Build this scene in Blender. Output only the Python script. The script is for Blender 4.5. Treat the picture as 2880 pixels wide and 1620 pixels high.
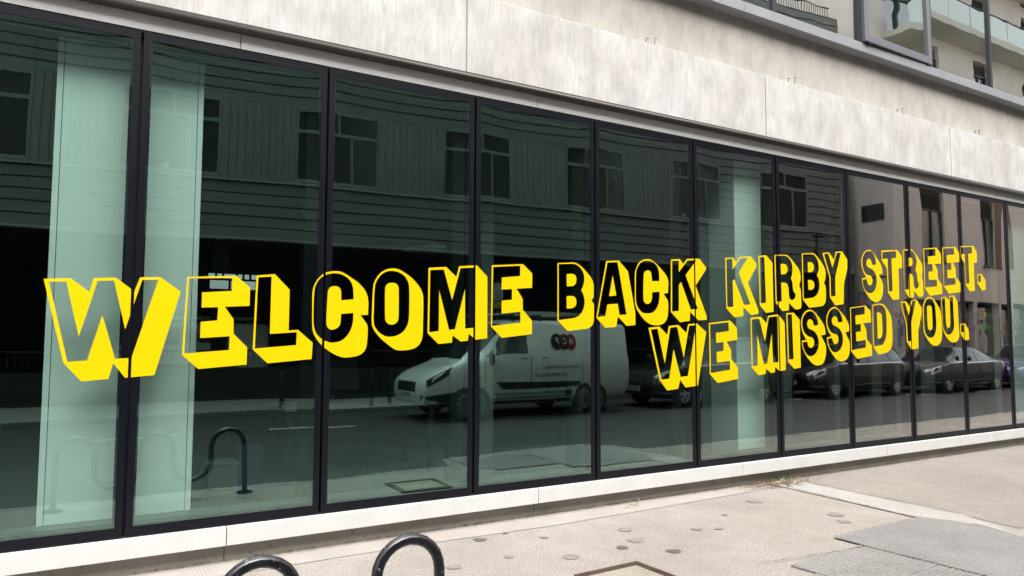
import bpy, math, random
from mathutils import Vector, Matrix
from mathutils.geometry import delaunay_2d_cdt

for o in list(bpy.data.objects): bpy.data.objects.remove(o, do_unlink=True)
random.seed(7)
SC = bpy.context.scene
COL = SC.collection
# ---------------------------------------------------------------- camera
cam = bpy.data.cameras.new('camera'); CAM = bpy.data.objects.new('camera', cam); COL.objects.link(CAM)
cam.sensor_width = 36.0; cam.lens = 25.516; cam.clip_start = 0.05; cam.clip_end = 600
R_ = Vector((0.85693, -0.51542, 0.00310)); U_ = Vector((-0.03833, -0.05773, 0.99760)); F_ = Vector((0.51400, 0.85499, 0.06922))
CAM.matrix_world = Matrix(((R_.x, U_.x, -F_.x, 0), (R_.y, U_.y, -F_.y, -5.3), (R_.z, U_.z, -F_.z, 1.526), (0, 0, 0, 1)))
SC.camera = CAM
# ---------------------------------------------------------------- sky, sun, exposure
SUN_EL, SUN_AZ = math.radians(55), math.radians(180)      # veiled sun behind the camera, above the roofs across the street (azimuth from +Y clockwise)
W = bpy.data.worlds.new('World'); SC.world = W; W.use_nodes = True
nt = W.node_tree; nt.nodes.clear()
sky = nt.nodes.new('ShaderNodeTexSky'); sky.sky_type = 'NISHITA'; sky.sun_disc = False
sky.sun_elevation = SUN_EL; sky.sun_rotation = SUN_AZ; sky.dust_density = 4.0; sky.air_density = 1.0; sky.altitude = 30
hsv = nt.nodes.new('ShaderNodeHueSaturation'); hsv.inputs['Saturation'].default_value = 0.22
bg = nt.nodes.new('ShaderNodeBackground'); bg.inputs['Strength'].default_value = 0.15
wo = nt.nodes.new('ShaderNodeOutputWorld')
nt.links.new(sky.outputs[0], hsv.inputs['Color']); nt.links.new(hsv.outputs[0], bg.inputs['Color']); nt.links.new(bg.outputs[0], wo.inputs[0])
sl = bpy.data.lights.new('sun', 'SUN'); sl.energy = 1.5; sl.angle = math.radians(75); sl.color = (1.0, 0.965, 0.92)
SUN = bpy.data.objects.new('sun', sl); COL.objects.link(SUN); SUN.location = (0, -20, 40)
sd = Vector((math.sin(SUN_AZ) * math.cos(SUN_EL), math.cos(SUN_AZ) * math.cos(SUN_EL), math.sin(SUN_EL)))
SUN.rotation_euler = (-sd).to_track_quat('-Z', 'Y').to_euler()
vs = SC.view_settings; vs.view_transform = 'Standard'; vs.look = 'None'; vs.gamma = 1.0; vs.use_curve_mapping = False
vs.exposure = 1.58
SC.render.engine = 'CYCLES'
cy = SC.cycles; cy.use_denoising = True; cy.max_bounces = 10; cy.transparent_max_bounces = 16; cy.glossy_bounces = 6
cy.diffuse_bounces = 4; cy.caustics_reflective = False; cy.caustics_refractive = False; cy.sample_clamp_indirect = 6

# ================================================================ helpers
class MB:
    """collects polygons; build() links them as ONE mesh object"""
    def __init__(s): s.v = []; s.f = []
    def quad(s, a, b, c, d): n = len(s.v); s.v += [a, b, c, d]; s.f.append((n, n+1, n+2, n+3)); return s
    def poly(s, pts): n = len(s.v); s.v += list(pts); s.f.append(tuple(range(n, n+len(pts)))); return s
    def box(s, x0, x1, y0, y1, z0, z1):
        n = len(s.v)
        s.v += [(x0,y0,z0),(x1,y0,z0),(x1,y1,z0),(x0,y1,z0),(x0,y0,z1),(x1,y0,z1),(x1,y1,z1),(x0,y1,z1)]
        s.f += [(n,n+3,n+2,n+1),(n+4,n+5,n+6,n+7),(n,n+1,n+5,n+4),(n+1,n+2,n+6,n+5),(n+2,n+3,n+7,n+6),(n+3,n,n+4,n+7)]
        return s
    def hull8(s, p):
        n = len(s.v); s.v += p
        s.f += [(n,n+3,n+2,n+1),(n+4,n+5,n+6,n+7),(n,n+1,n+5,n+4),(n+1,n+2,n+6,n+5),(n+2,n+3,n+7,n+6),(n+3,n,n+4,n+7)]
        return s
    def prism(s, pts, axis, a0, a1):
        """pts: 2-D outline; axis 'x': pts=(y,z), 'y': pts=(x,z), 'z': pts=(x,y)"""
        n = len(s.v); m = len(pts)
        def P(p, a): return (a, p[0], p[1]) if axis == 'x' else ((p[0], a, p[1]) if axis == 'y' else (p[0], p[1], a))
        s.v += [P(p, a0) for p in pts] + [P(p, a1) for p in pts]
        s.f.append(tuple(range(n, n+m))); s.f.append(tuple(range(n+2*m-1, n+m-1, -1)))
        for i in range(m): j = (i+1) % m; s.f.append((n+i, n+m+i, n+m+j, n+j))
        return s
    def tube(s, path, r, seg=10, closed=False, caps=True):
        path = [Vector(p) for p in path]; m = len(path); n = len(s.v); prev = None
        for i, p in enumerate(path):
            if closed: t = path[(i+1) % m] - path[i-1]
            else: t = path[min(i+1, m-1)] - path[max(i-1, 0)]
            t.normalize()
            if prev is None:
                a = Vector((0, 0, 1)) if abs(t.z) < 0.9 else Vector((1, 0, 0))
                u = t.cross(a).normalized()
            else: u = (prev - t * prev.dot(t)).normalized()
            prev = u; w = t.cross(u)
            rr = r[i] if isinstance(r, (list, tuple)) else r
            for k in range(seg):
                c = 2*math.pi*k/seg; s.v.append(tuple(p + u*(math.cos(c)*rr) + w*(math.sin(c)*rr)))
        for i in range(m if closed else m-1):
            j = (i+1) % m
            for k in range(seg): l = (k+1) % seg; s.f.append((n+i*seg+k, n+i*seg+l, n+j*seg+l, n+j*seg+k))
        if caps and not closed:
            s.f.append(tuple(range(n+seg-1, n-1, -1))); s.f.append(tuple(range(n+(m-1)*seg, n+m*seg)))
        return s
    def lathe(s, prof, seg=24, axis='z', c=(0, 0, 0)):
        """prof: (radius, along-axis) pairs"""
        n = len(s.v); m = len(prof)
        for i in range(seg):
            a = 2*math.pi*i/seg
            for r, h in prof:
                p = (r*math.cos(a), r*math.sin(a), h)
                if axis == 'y': p = (p[0], p[2], p[1])
                if axis == 'x': p = (p[2], p[0], p[1])
                s.v.append((p[0]+c[0], p[1]+c[1], p[2]+c[2]))
        for i in range(seg):
            j = (i+1) % seg
            for k in range(m-1): s.f.append((n+i*m+k, n+j*m+k, n+j*m+k+1, n+i*m+k+1))
        return s
    def grid(s, nu, nv, fn):
        n = len(s.v)
        for j in range(nv+1):
            for i in range(nu+1): s.v.append(tuple(fn(i/nu, j/nv)))
        for j in range(nv):
            for i in range(nu): a = n+j*(nu+1)+i; s.f.append((a, a+1, a+nu+2, a+nu+1))
        return s
    def mesh(s, name, mat, smooth=False):
        me = bpy.data.meshes.new(name); me.from_pydata([tuple(p) for p in s.v], [], s.f); me.update()
        if mat: me.materials.append(mat)
        if smooth: me.polygons.foreach_set('use_smooth', [True]*len(me.polygons))
        return me
    def build(s, name, mat, parent=None, smooth=False, bevel=0, loc=None):
        return link(name, s.mesh(name, mat, smooth), parent, bevel, loc)
def link(name, me, parent=None, bevel=0, loc=None, rot=None):
    o = bpy.data.objects.new(name, me); COL.objects.link(o)
    if parent: o.parent = parent
    if loc: o.location = loc
    if rot: o.rotation_euler = rot
    if bevel:
        b = o.modifiers.new('bevel', 'BEVEL'); b.width = bevel; b.segments = 2; b.limit_method = 'ANGLE'
    return o
def tag(o, label=None, cat=None, group=None, kind=None):
    if label: o['label'] = label
    if cat: o['category'] = cat
    if group: o['group'] = group
    if kind: o['kind'] = kind
    return o
def thing(name, label, cat, loc=(0, 0, 0), rz=0.0, group=None):
    o = bpy.data.objects.new(name, None); COL.objects.link(o); o.location = loc; o.rotation_euler = (0, 0, rz)
    o.empty_display_size = 0.1
    return tag(o, label, cat, group)
def copy_tree(o, parent=None):
    c = o.copy(); COL.objects.link(c)
    if parent: c.parent = parent
    for ch in list(o.children): copy_tree(ch, c)
    return c
def text_mesh(txt, size, mat, bold=0.0, extrude=0.0, align='CENTER'):
    """flat lettering as a mesh in its local XY plane"""
    cu = bpy.data.curves.new('lettering', 'FONT'); cu.body = txt; cu.size = size; cu.align_x = align; cu.align_y = 'CENTER'
    cu.offset = bold; cu.extrude = extrude; cu.resolution_u = 4
    ob = bpy.data.objects.new('lettering', cu); COL.objects.link(ob)
    dg = bpy.context.evaluated_depsgraph_get(); me = bpy.data.meshes.new_from_object(ob.evaluated_get(dg))
    bpy.data.objects.remove(ob, do_unlink=True); me.materials.clear(); me.materials.append(mat)
    return me

# ---------------------------------------------------------------- materials
MATS = {}
def mat(name, col=(0.5, 0.5, 0.5), rough=0.6, metal=0.0, var=0.0, scale=6.0, bump=0.0, bscale=None, stretch=(1, 1, 1), spots=0.0,
        col2=None, coat=0.0, spec=0.5):
    """principled paint/stone with noise mottling and relief"""
    if name in MATS: return MATS[name]
    m = bpy.data.materials.new(name); m.use_nodes = True; N = m.node_tree.nodes; L = m.node_tree.links
    b = N['Principled BSDF']; b.inputs['Roughness'].default_value = rough; b.inputs['Metallic'].default_value = metal
    b.inputs['Base Color'].default_value = (*col, 1); b.inputs['Coat Weight'].default_value = coat; b.inputs['Specular IOR Level'].default_value = spec
    if var or bump or spots:
        tc = N.new('ShaderNodeTexCoord'); mp = N.new('ShaderNodeMapping'); mp.inputs['Scale'].default_value = stretch
        geo = N.new('ShaderNodeNewGeometry'); L.new(geo.outputs['Position'], mp.inputs['Vector'])
    if var:
        n1 = N.new('ShaderNodeTexNoise'); n1.inputs['Scale'].default_value = scale; n1.inputs['Detail'].default_value = 6; n1.inputs['Roughness'].default_value = 0.62
        L.new(mp.outputs[0], n1.inputs['Vector'])
        cr = N.new('ShaderNodeValToRGB'); cr.color_ramp.elements[0].position = 0.3; cr.color_ramp.elements[1].position = 0.7
        c2 = col2 or tuple(c*(1-var) for c in col)
        cr.color_ramp.elements[0].color = (*c2, 1); cr.color_ramp.elements[1].color = (*[min(1, c*(1+var*0.5)) for c in col], 1)
        L.new(n1.outputs['Fac'], cr.inputs['Fac']); out = cr.outputs['Color']
        if spots:
            vn = N.new('ShaderNodeTexNoise'); vn.inputs['Scale'].default_value = 38; vn.inputs['Detail'].default_value = 2; L.new(geo.outputs['Position'], vn.inputs['Vector'])
            r2 = N.new('ShaderNodeValToRGB'); r2.color_ramp.elements[0].position = 0.66; r2.color_ramp.elements[1].position = 0.74
            r2.color_ramp.elements[0].color = (1, 1, 1, 1); r2.color_ramp.elements[1].color = (1-spots, 1-spots, 1-spots, 1)
            L.new(vn.outputs['Fac'], r2.inputs['Fac'])
            mx = N.new('ShaderNodeMix'); mx.data_type = 'RGBA'; mx.blend_type = 'MULTIPLY'; mx.inputs['Factor'].default_value = 1
            L.new(out, mx.inputs['A']); L.new(r2.outputs['Color'], mx.inputs['B']); out = mx.outputs['Result']
        L.new(out, b.inputs['Base Color'])
    if bump:
        nb = N.new('ShaderNodeTexNoise'); nb.inputs['Scale'].default_value = bscale or scale*8; nb.inputs['Detail'].default_value = 4
        L.new(mp.outputs[0], nb.inputs['Vector'])
        bp = N.new('ShaderNodeBump'); bp.inputs['Strength'].default_value = bump; bp.inputs['Distance'].default_value = 0.01
        L.new(nb.outputs['Fac'], bp.inputs['Height']); L.new(bp.outputs[0], b.inputs['Normal'])
    MATS[name] = m
    return m
def glass_mat(name, tint, base, gain, refl=(1, 1, 1), wave=0.0, wscale=1.2, wstretch=(1, 1, 1), rough=0.0, graze=None):
    """thin sheet: see-through tint plus mirror reflection that grows towards grazing angles"""
    m = bpy.data.materials.new(name); m.use_nodes = True; N = m.node_tree.nodes; L = m.node_tree.links; N.clear()
    out = N.new('ShaderNodeOutputMaterial'); mix = N.new('ShaderNodeMixShader'); tr = N.new('ShaderNodeBsdfTransparent'); gl = N.new('ShaderNodeBsdfGlossy')
    tr.inputs['Color'].default_value = (*tint, 1); gl.inputs['Color'].default_value = (*refl, 1); gl.inputs['Roughness'].default_value = rough
    ge = N.new('ShaderNodeNewGeometry'); dt = N.new('ShaderNodeVectorMath'); dt.operation = 'DOT_PRODUCT'
    L.new(ge.outputs['Incoming'], dt.inputs[0]); L.new(ge.outputs['Normal'], dt.inputs[1])
    ab = N.new('ShaderNodeMath'); ab.operation = 'ABSOLUTE'; L.new(dt.outputs['Value'], ab.inputs[0])
    om = N.new('ShaderNodeMath'); om.operation = 'SUBTRACT'; om.inputs[0].default_value = 1.0; L.new(ab.outputs[0], om.inputs[1])
    fr = N.new('ShaderNodeMath'); fr.operation = 'POWER'; fr.inputs[1].default_value = 3.0; L.new(om.outputs[0], fr.inputs[0])
    ma = N.new('ShaderNodeMath'); ma.operation = 'MULTIPLY_ADD'; ma.inputs[1].default_value = gain; ma.inputs[2].default_value = base; ma.use_clamp = True
    L.new(fr.outputs[0], ma.inputs[0]); L.new(ma.outputs[0], mix.inputs[0]); L.new(tr.outputs[0], mix.inputs[1]); L.new(gl.outputs[0], mix.inputs[2]); L.new(mix.outputs[0], out.inputs[0])
    if graze:
        rc = N.new('ShaderNodeValToRGB'); rc.color_ramp.elements[0].position = 0.18; rc.color_ramp.elements[1].position = 0.50
        rc.color_ramp.elements[0].color = (*refl, 1); rc.color_ramp.elements[1].color = (*graze, 1); L.new(om.outputs[0], rc.inputs['Fac']); L.new(rc.outputs['Color'], gl.inputs['Color'])
    if wave:
        geo = N.new('ShaderNodeNewGeometry'); mp = N.new('ShaderNodeMapping'); mp.inputs['Scale'].default_value = wstretch
        no = N.new('ShaderNodeTexNoise'); no.inputs['Scale'].default_value = wscale; no.inputs['Detail'].default_value = 1
        bp = N.new('ShaderNodeBump'); bp.inputs['Strength'].default_value = 1.0; bp.inputs['Distance'].default_value = wave
        L.new(geo.outputs['Position'], mp.inputs['Vector']); L.new(mp.outputs[0], no.inputs['Vector']); L.new(no.outputs['Fac'], bp.inputs['Height'])
        L.new(bp.outputs[0], gl.inputs['Normal'])
    MATS[name] = m
    return m
def weathered(name, base, streak_dark, warm, streak=1.0, rough=0.8):
    """pale concrete with vertical rain streaks, cloudy blotches and fine grain"""
    m = bpy.data.materials.new(name); m.use_nodes = True; N = m.node_tree.nodes; L = m.node_tree.links; b = N['Principled BSDF']
    b.inputs['Roughness'].default_value = rough; b.inputs['Specular IOR Level'].default_value = 0.25
    geo = N.new('ShaderNodeNewGeometry')
    def noise(sc, st, det=5, dist=0.0):
        mp = N.new('ShaderNodeMapping'); mp.inputs['Scale'].default_value = st; L.new(geo.outputs['Position'], mp.inputs['Vector'])
        n = N.new('ShaderNodeTexNoise'); n.inputs['Scale'].default_value = sc; n.inputs['Detail'].default_value = det; n.inputs['Distortion'].default_value = dist
        n.inputs['Roughness'].default_value = 0.6; L.new(mp.outputs[0], n.inputs['Vector']); return n.outputs['Fac']
    def ramp(f, a, c0, bb, c1):
        r = N.new('ShaderNodeValToRGB'); r.color_ramp.elements[0].position = a; r.color_ramp.elements[1].position = bb
        r.color_ramp.elements[0].color = (*c0, 1); r.color_ramp.elements[1].color = (*c1, 1); L.new(f, r.inputs['Fac']); return r.outputs['Color']
    def mul(a, c, f=1.0):
        x = N.new('ShaderNodeMix'); x.data_type = 'RGBA'; x.blend_type = 'MULTIPLY'; x.inputs['Factor'].default_value = f
        L.new(a, x.inputs['A']); L.new(c, x.inputs['B']); return x.outputs['Result']
    c = ramp(noise(1.1, (1, 1, 1.4), 5), 0.35, warm, 0.65, base)
    c = mul(c, ramp(noise(7.0, (2.6, 1, 0.55), 8, 1.4), 0.38, streak_dark, 0.56, (1, 1, 1)), streak)
    c = mul(c, ramp(noise(18.0, (2.8, 1, 0.22), 5, 0.5), 0.42, (0.90, 0.895, 0.885), 0.56, (1, 1, 1)), streak)
    c = mul(c, ramp(noise(3.0, (1.3, 1, 0.8), 6), 0.38, (0.80, 0.80, 0.81), 0.6, (1, 1, 1)), 0.8)
    c = mul(c, ramp(noise(120, (1, 1, 1), 2), 0.3, (0.88, 0.88, 0.88), 0.6, (1, 1, 1)), 0.8)
    L.new(c, b.inputs['Base Color'])
    bp = N.new('ShaderNodeBump'); bp.inputs['Strength'].default_value = 0.25; bp.inputs['Distance'].default_value = 0.004
    L.new(noise(60, (1, 1, 0.7), 4), bp.inputs['Height']); L.new(bp.outputs[0], b.inputs['Normal'])
    MATS[name] = m
    return m

M_CONC = weathered('pale_concrete', (0.63, 0.625, 0.612), (0.89, 0.86, 0.845), (0.525, 0.51, 0.485), 0.75)
M_CONC2 = weathered('warm_render', (0.50, 0.475, 0.43), (0.93, 0.92, 0.9), (0.44, 0.415, 0.375), 0.5)
M_TUBE = mat('bronze_tube', (0.035, 0.030, 0.026), 0.42, 0.3, var=0.3, scale=3, stretch=(1, 4, 4))
M_HEAD = mat('grey_aluminium_head', (0.78, 0.78, 0.77), 0.5, 0.0, var=0.10, scale=2.5, bump=0.03)
M_SILL = mat('white_coated_sill', (0.62, 0.62, 0.605), 0.42, 0.0, var=0.07, scale=4, bump=0.03, bscale=30)
M_PLINTH = mat('grey_beige_plinth', (0.25, 0.232, 0.205), 0.75, var=0.18, scale=3, bump=0.08, spots=0.55)
M_NAVY = mat('navy_frame', (0.004, 0.005, 0.009), 0.35, var=0.3, scale=3, spec=0.3)
M_BLACK = mat('black_gasket', (0.006, 0.006, 0.007), 0.7)
M_FIN = mat('dark_teal_fin', (0.004, 0.010, 0.013), 0.5, var=0.15, scale=2)
M_WHITE_IN = mat('white_column_lining', (0.88, 0.89, 0.87), 0.6, var=0.03, scale=1.5)
M_GLASS = glass_mat('shopfront_glass', (0.775, 0.925, 0.875), 0.245, 2.0, refl=(0.66, 1.0, 0.90), graze=(1.0, 0.98, 0.965), wave=0.0020, wscale=0.9)
M_GLASS_IN = glass_mat('inner_pane_glass', (0.93, 0.98, 0.96), 0.012, 0.25, refl=(0.85, 1.0, 0.95))
M_GLASS_UP = glass_mat('upper_glass', (0.45, 0.55, 0.5), 0.52, 0.9, refl=(0.95, 1.0, 0.97), wave=0.0006, wscale=2.0, wstretch=(1, 1, 1.6))
M_GLASS_FAR = glass_mat('far_window_glass', (0.45, 0.52, 0.50), 0.20, 0.9, wave=0.002)
M_YELLOW = mat('yellow_vinyl', (0.76, 0.51, 0.0), 0.5, spec=0.12)
M_FILM = mat('clear_film', (1, 1, 1))
def film():
    m = M_FILM; N = m.node_tree.nodes; L = m.node_tree.links; N.clear()
    o = N.new('ShaderNodeOutputMaterial'); t = N.new('ShaderNodeBsdfTransparent'); t.inputs['Color'].default_value = (0.86, 0.855, 0.85, 1); L.new(t.outputs[0], o.inputs[0])
film()

# ================================================================ ground, road, pavements
def far_kerb_y(x):
    if x < 9: return -10.35 - 0.15*(x+30)/39
    return -10.5 + 0.075*(x-9)
X0, X1 = -60.0, 90.0
NEAR_KERB = -3.02
NK = [(X0, -2.42), (3.95, -2.42), (4.15, -3.02), (6.45, -3.02), (6.65, -2.32), (X1, -2.0)]      # near kerb line, pushed out at the crossing
M_ROAD = mat('asphalt_road', (0.058, 0.057, 0.055), 0.85, var=0.22, scale=1.3, bump=0.35, bscale=160)
M_PAVE = None
def pave_mat(name, base, warm, grain):
    m = bpy.data.materials.new(name); m.use_nodes = True; N = m.node_tree.nodes; L = m.node_tree.links; b = N['Principled BSDF']
    b.inputs['Roughness'].default_value = 0.9; b.inputs['Specular IOR Level'].default_value = 0.2
    geo = N.new('ShaderNodeNewGeometry')
    def noise(sc, det=5, st=(1, 1, 1)):
        mp = N.new('ShaderNodeMapping'); mp.inputs['Scale'].default_value = st; L.new(geo.outputs['Position'], mp.inputs['Vector'])
        n = N.new('ShaderNodeTexNoise'); n.inputs['Scale'].default_value = sc; n.inputs['Detail'].default_value = det; n.inputs['Roughness'].default_value = 0.6
        L.new(mp.outputs[0], n.inputs['Vector']); return n.outputs['Fac']
    def ramp(f, a, c0, bb, c1):
        r = N.new('ShaderNodeValToRGB'); r.color_ramp.elements[0].position = a; r.color_ramp.elements[1].position = bb
        r.color_ramp.elements[0].color = (*c0, 1); r.color_ramp.elements[1].color = (*c1, 1); L.new(f, r.inputs['Fac']); return r.outputs['Color']
    def mul(a, c, f=1.0):
        x = N.new('ShaderNodeMix'); x.data_type = 'RGBA'; x.blend_type = 'MULTIPLY'; x.inputs['Factor'].default_value = f
        L.new(a, x.inputs['A']); L.new(c, x.inputs['B']); return x.outputs['Result']
    c = ramp(noise(0.9, 5), 0.32, warm, 0.66, base)
    c = mul(c, ramp(noise(5, 5), 0.32, (0.88, 0.875, 0.87), 0.62, (1, 1, 1)), 0.8)
    c = mul(c, ramp(noise(70, 3), 0.38, (grain, grain, grain), 0.62, (1, 1, 1)), 1.0)
    c = mul(c, ramp(noise(230, 2), 0.34, (grain, grain, grain), 0.60, (1.0, 1.0, 1.0)), 1.0)
    L.new(c, b.inputs['Base Color'])
    bp = N.new('ShaderNodeBump'); bp.inputs['Strength'].default_value = 0.35; bp.inputs['Distance'].default_value = 0.004
    L.new(noise(130, 4), bp.inputs['Height']); L.new(bp.outputs[0], b.inputs['Normal'])
    MATS[name] = m
    return m
M_PAVE = pave_mat('mastic_pavement', (0.53, 0.485, 0.435), (0.44, 0.40, 0.355), 0.58)
M_PAVE2 = pave_mat('dusty_pavement', (0.42, 0.38, 0.335), (0.34, 0.31, 0.275), 0.68)
M_BAND = pave_mat('pale_concrete_strip', (0.50, 0.475, 0.445), (0.42, 0.40, 0.38), 0.80)
M_PATCH = pave_mat('grey_asphalt_patch', (0.36, 0.345, 0.335), (0.28, 0.27, 0.265), 0.70)
M_TACT = pave_mat('grey_tactile', (0.36, 0.345, 0.33), (0.29, 0.28, 0.27), 0.78)
M_KERB = pave_mat('granite_kerb', (0.42, 0.40, 0.375), (0.33, 0.32, 0.30), 0.7)
M_PAVE_FAR = pave_mat('far_pavement_stone', (0.40, 0.375, 0.33), (0.34, 0.32, 0.285), 0.8)
def margin_mat():
    m = bpy.data.materials.new('imprinted_margin'); m.use_nodes = True; N = m.node_tree.nodes; L = m.node_tree.links; b = N['Principled BSDF']; b.inputs['Roughness'].default_value = 0.9
    geo = N.new('ShaderNodeNewGeometry'); vo = N.new('ShaderNodeTexVoronoi'); vo.inputs['Scale'].default_value = 42; vo.inputs['Randomness'].default_value = 0.25; L.new(geo.outputs['Position'], vo.inputs['Vector'])
    r = N.new('ShaderNodeValToRGB'); r.color_ramp.elements[0].position = 0.22; r.color_ramp.elements[1].position = 0.38; r.color_ramp.elements[0].color = (0.25, 0.225, 0.195, 1); r.color_ramp.elements[1].color = (0.375, 0.345, 0.31, 1)
    L.new(vo.outputs['Distance'], r.inputs['Fac'])
    n = N.new('ShaderNodeTexNoise'); n.inputs['Scale'].default_value = 3; n.inputs['Detail'].default_value = 6; L.new(geo.outputs['Position'], n.inputs['Vector'])
    r2 = N.new('ShaderNodeValToRGB'); r2.color_ramp.elements[0].position = 0.4; r2.color_ramp.elements[1].position = 0.62; L.new(n.outputs['Fac'], r2.inputs['Fac'])
    x = N.new('ShaderNodeMix'); x.data_type = 'RGBA'; L.new(r2.outputs['Color'], x.inputs['Factor']); L.new(r.outputs['Color'], x.inputs['A']); x.inputs['B'].default_value = (0.37, 0.34, 0.305, 1)
    L.new(x.outputs['Result'], b.inputs['Base Color']); return m
M_MARGIN = margin_mat()
M_JOINT = mat('dirty_joint', (0.05, 0.045, 0.04), 0.95)

def sheet(name, pts, z, m, label=None):
    o = MB().poly([(x, y, z) for x, y in pts]).build(name, m)
    tag(o, label, kind='structure'); return o
kx = [-60, -30, 0, 9, 20, 34, 90]
kerb_far = [(x, far_kerb_y(x)) for x in kx]
sheet('ground', [(-150, -150), (150, -150), (150, 150), (-150, 150)], -0.30, M_ROAD, 'dark open ground under the whole street')
sheet('road', [(x, y-0.10) for x, y in NK[::-1]] + [(x, y+0.13) for x, y in kerb_far], -0.10, M_ROAD, 'grey asphalt road running past the glazed front')
sheet('pavement', [(X0, 0.6)] + NK + [(X1, 0.6)], 0.0, M_PAVE, 'pale beige pavement below the glazed shopfront')
sheet('far_pavement', kerb_far + [(X1, -40), (X0, -40)], 0.0, M_PAVE_FAR, 'pale stone pavement on the far side of the street')
# right-hand, dustier part of the pavement, the concrete strip across it, the grey patch and their open joints
sheet('worn_pavement', [(6.72, 0.0), (6.70, -0.84), (6.69, -1.78), (6.62, -2.28), (40, -2.16), (40, 0.0)], 0.004, M_PAVE2, 'dusty worn pavement to the right of the concrete strip')
sheet('concrete_strip', [(6.33, 0.0), (6.29, -0.8), (6.24, -1.66), (6.43, -2.03), (6.33, -2.46), (6.36, -2.46), (6.70, -1.78), (6.71, -0.84), (6.73, 0.0)], 0.008, M_BAND, 'pale concrete strip crossing the pavement from the wall')
sheet('asphalt_patch', [(5.05, -1.70), (6.24, -1.67), (6.42, -2.04), (6.31, -2.50), (6.10, NEAR_KERB), (5.10, NEAR_KERB), (5.07, -2.40), (5.05, -1.97)], 0.012, M_PATCH, 'dark grey asphalt repair patch on the pavement')
sheet('pavement_margin', [(-4, 0.08), (-4, -0.24), (0.5, -0.27), (2.2, -0.25), (3.4, -0.30), (4.6, -0.26), (6.0, -0.20), (6.0, 0.08)], 0.004, M_MARGIN, 'dimpled margin of the pavement along the foot of the wall')
def crack(pts, w, name='joint_line', label=None):
    m = MB()
    for i in range(len(pts)-1):
        a, b = Vector(pts[i]), Vector(pts[i+1]); d = (b-a); l = d.length; n = max(1, int(l/0.08)); d.normalize(); p = Vector((-d.y, d.x))
        q = []
        for k in range(n+1):
            c = a + d*(l*k/n) + p*random.uniform(-0.006, 0.006); ww = w*random.uniform(0.4, 1.3); q.append((c-p*ww, c+p*ww))
        for k in range(n): m.quad((q[k][0].x, q[k][0].y, 0), (q[k+1][0].x, q[k+1][0].y, 0), (q[k+1][1].x, q[k+1][1].y, 0), (q[k][1].x, q[k][1].y, 0))
    o = m.build(name, M_JOINT, loc=(0, 0, 0.016)); tag(o, label, kind='structure'); return o
crack([(6.36, -0.2), (6.28, -1.09), (6.23, -1.66), (6.42, -2.04), (6.31, -2.5)], 0.0045, label='open dirty joint along the left edge of the concrete strip')
crack([(6.73, -0.12), (6.70, -0.84), (6.69, -1.3), (6.68, -1.8)], 0.005, label='thin joint along the right edge of the concrete strip')
crack([(5.06, -1.70), (6.24, -1.665)], 0.003, label='joint along the wall side of the grey asphalt patch')
crack([(5.05, -1.70), (5.06, -2.0)], 0.002, label='short joint at the left end of the grey asphalt patch')
crack([(4.05, -1.86), (4.55, -1.93), (5.03, -1.985)], 0.004, label='crack leading to the corner of the tactile paving')
crack([(5.9, -0.83), (5.78, -1.02)], 0.0025, label='short hairline crack beside the dark round stains')
# tactile paving: slab with raised blisters, one slab object each
def blister_slab(x0, y0, n, p, ang):
    t = MB(); s = n*p; t.box(0, s-0.006, 0, s-0.006, 0.0, 0.014)
    o = t.build('tactile_slab', M_TACT, TACT, loc=(x0, y0, 0)); o.rotation_euler = (0, 0, ang)
    b = MB()
    for i in range(n):
        for j in range(n): b.lathe([(0.016, 0.013), (0.0135, 0.018), (0.008, 0.0195), (0.0, 0.020)], 8, c=((i+0.5)*p, (j+0.5)*p, 0))
    q = b.build('blisters', M_TACT, o, smooth=True); q['kind'] = 'stuff'
TACT = tag(MB().poly([(4.1, -3.0, 0.010), (5.04, -3.0, 0.010), (5.04, -1.99, 0.010), (4.1, -2.2, 0.010)]).build('tactile_paving', M_TACT), 'grey tactile paving slabs with raised blisters at the kerb', kind='structure')
for i in range(3):
    for j in range(3): blister_slab(4.20+0.28*i+0.012*j, -2.265+0.018*i-0.28*j, 7, 0.04, 0.065)
# manhole cover set into the pavement
mh = thing('manhole_cover', 'beige recessed manhole cover with rusty brown frame in the pavement', 'manhole cover', (3.08, -1.66, 0.0), 0.03)
M_RUST = mat('rusty_iron', (0.10, 0.062, 0.045), 0.75, 0.3, var=0.4, scale=12, bump=0.3)
f = MB()
for a in ((-0.27, 0.27, 0.225, 0.25), (-0.27, 0.27, -0.25, -0.225), (-0.27, -0.245, -0.225, 0.225), (0.245, 0.27, -0.225, 0.225)): f.box(*a, 0.0, 0.018)
f.build('frame', M_RUST, mh, bevel=0.003)
f = MB()
for a in ((-0.235, 0.235, 0.198, 0.215), (-0.235, 0.235, -0.215, -0.198), (-0.235, -0.218, -0.198, 0.198), (0.218, 0.235, -0.198, 0.198)): f.box(*a, 0.0, 0.016)
f.build('inner_rim', M_RUST, mh)
MB().box(-0.217, 0.217, -0.197, 0.197, 0.0, 0.010).build('infill', pave_mat('cover_infill', (0.47, 0.42, 0.34), (0.40, 0.36, 0.29), 0.7), mh)
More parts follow.
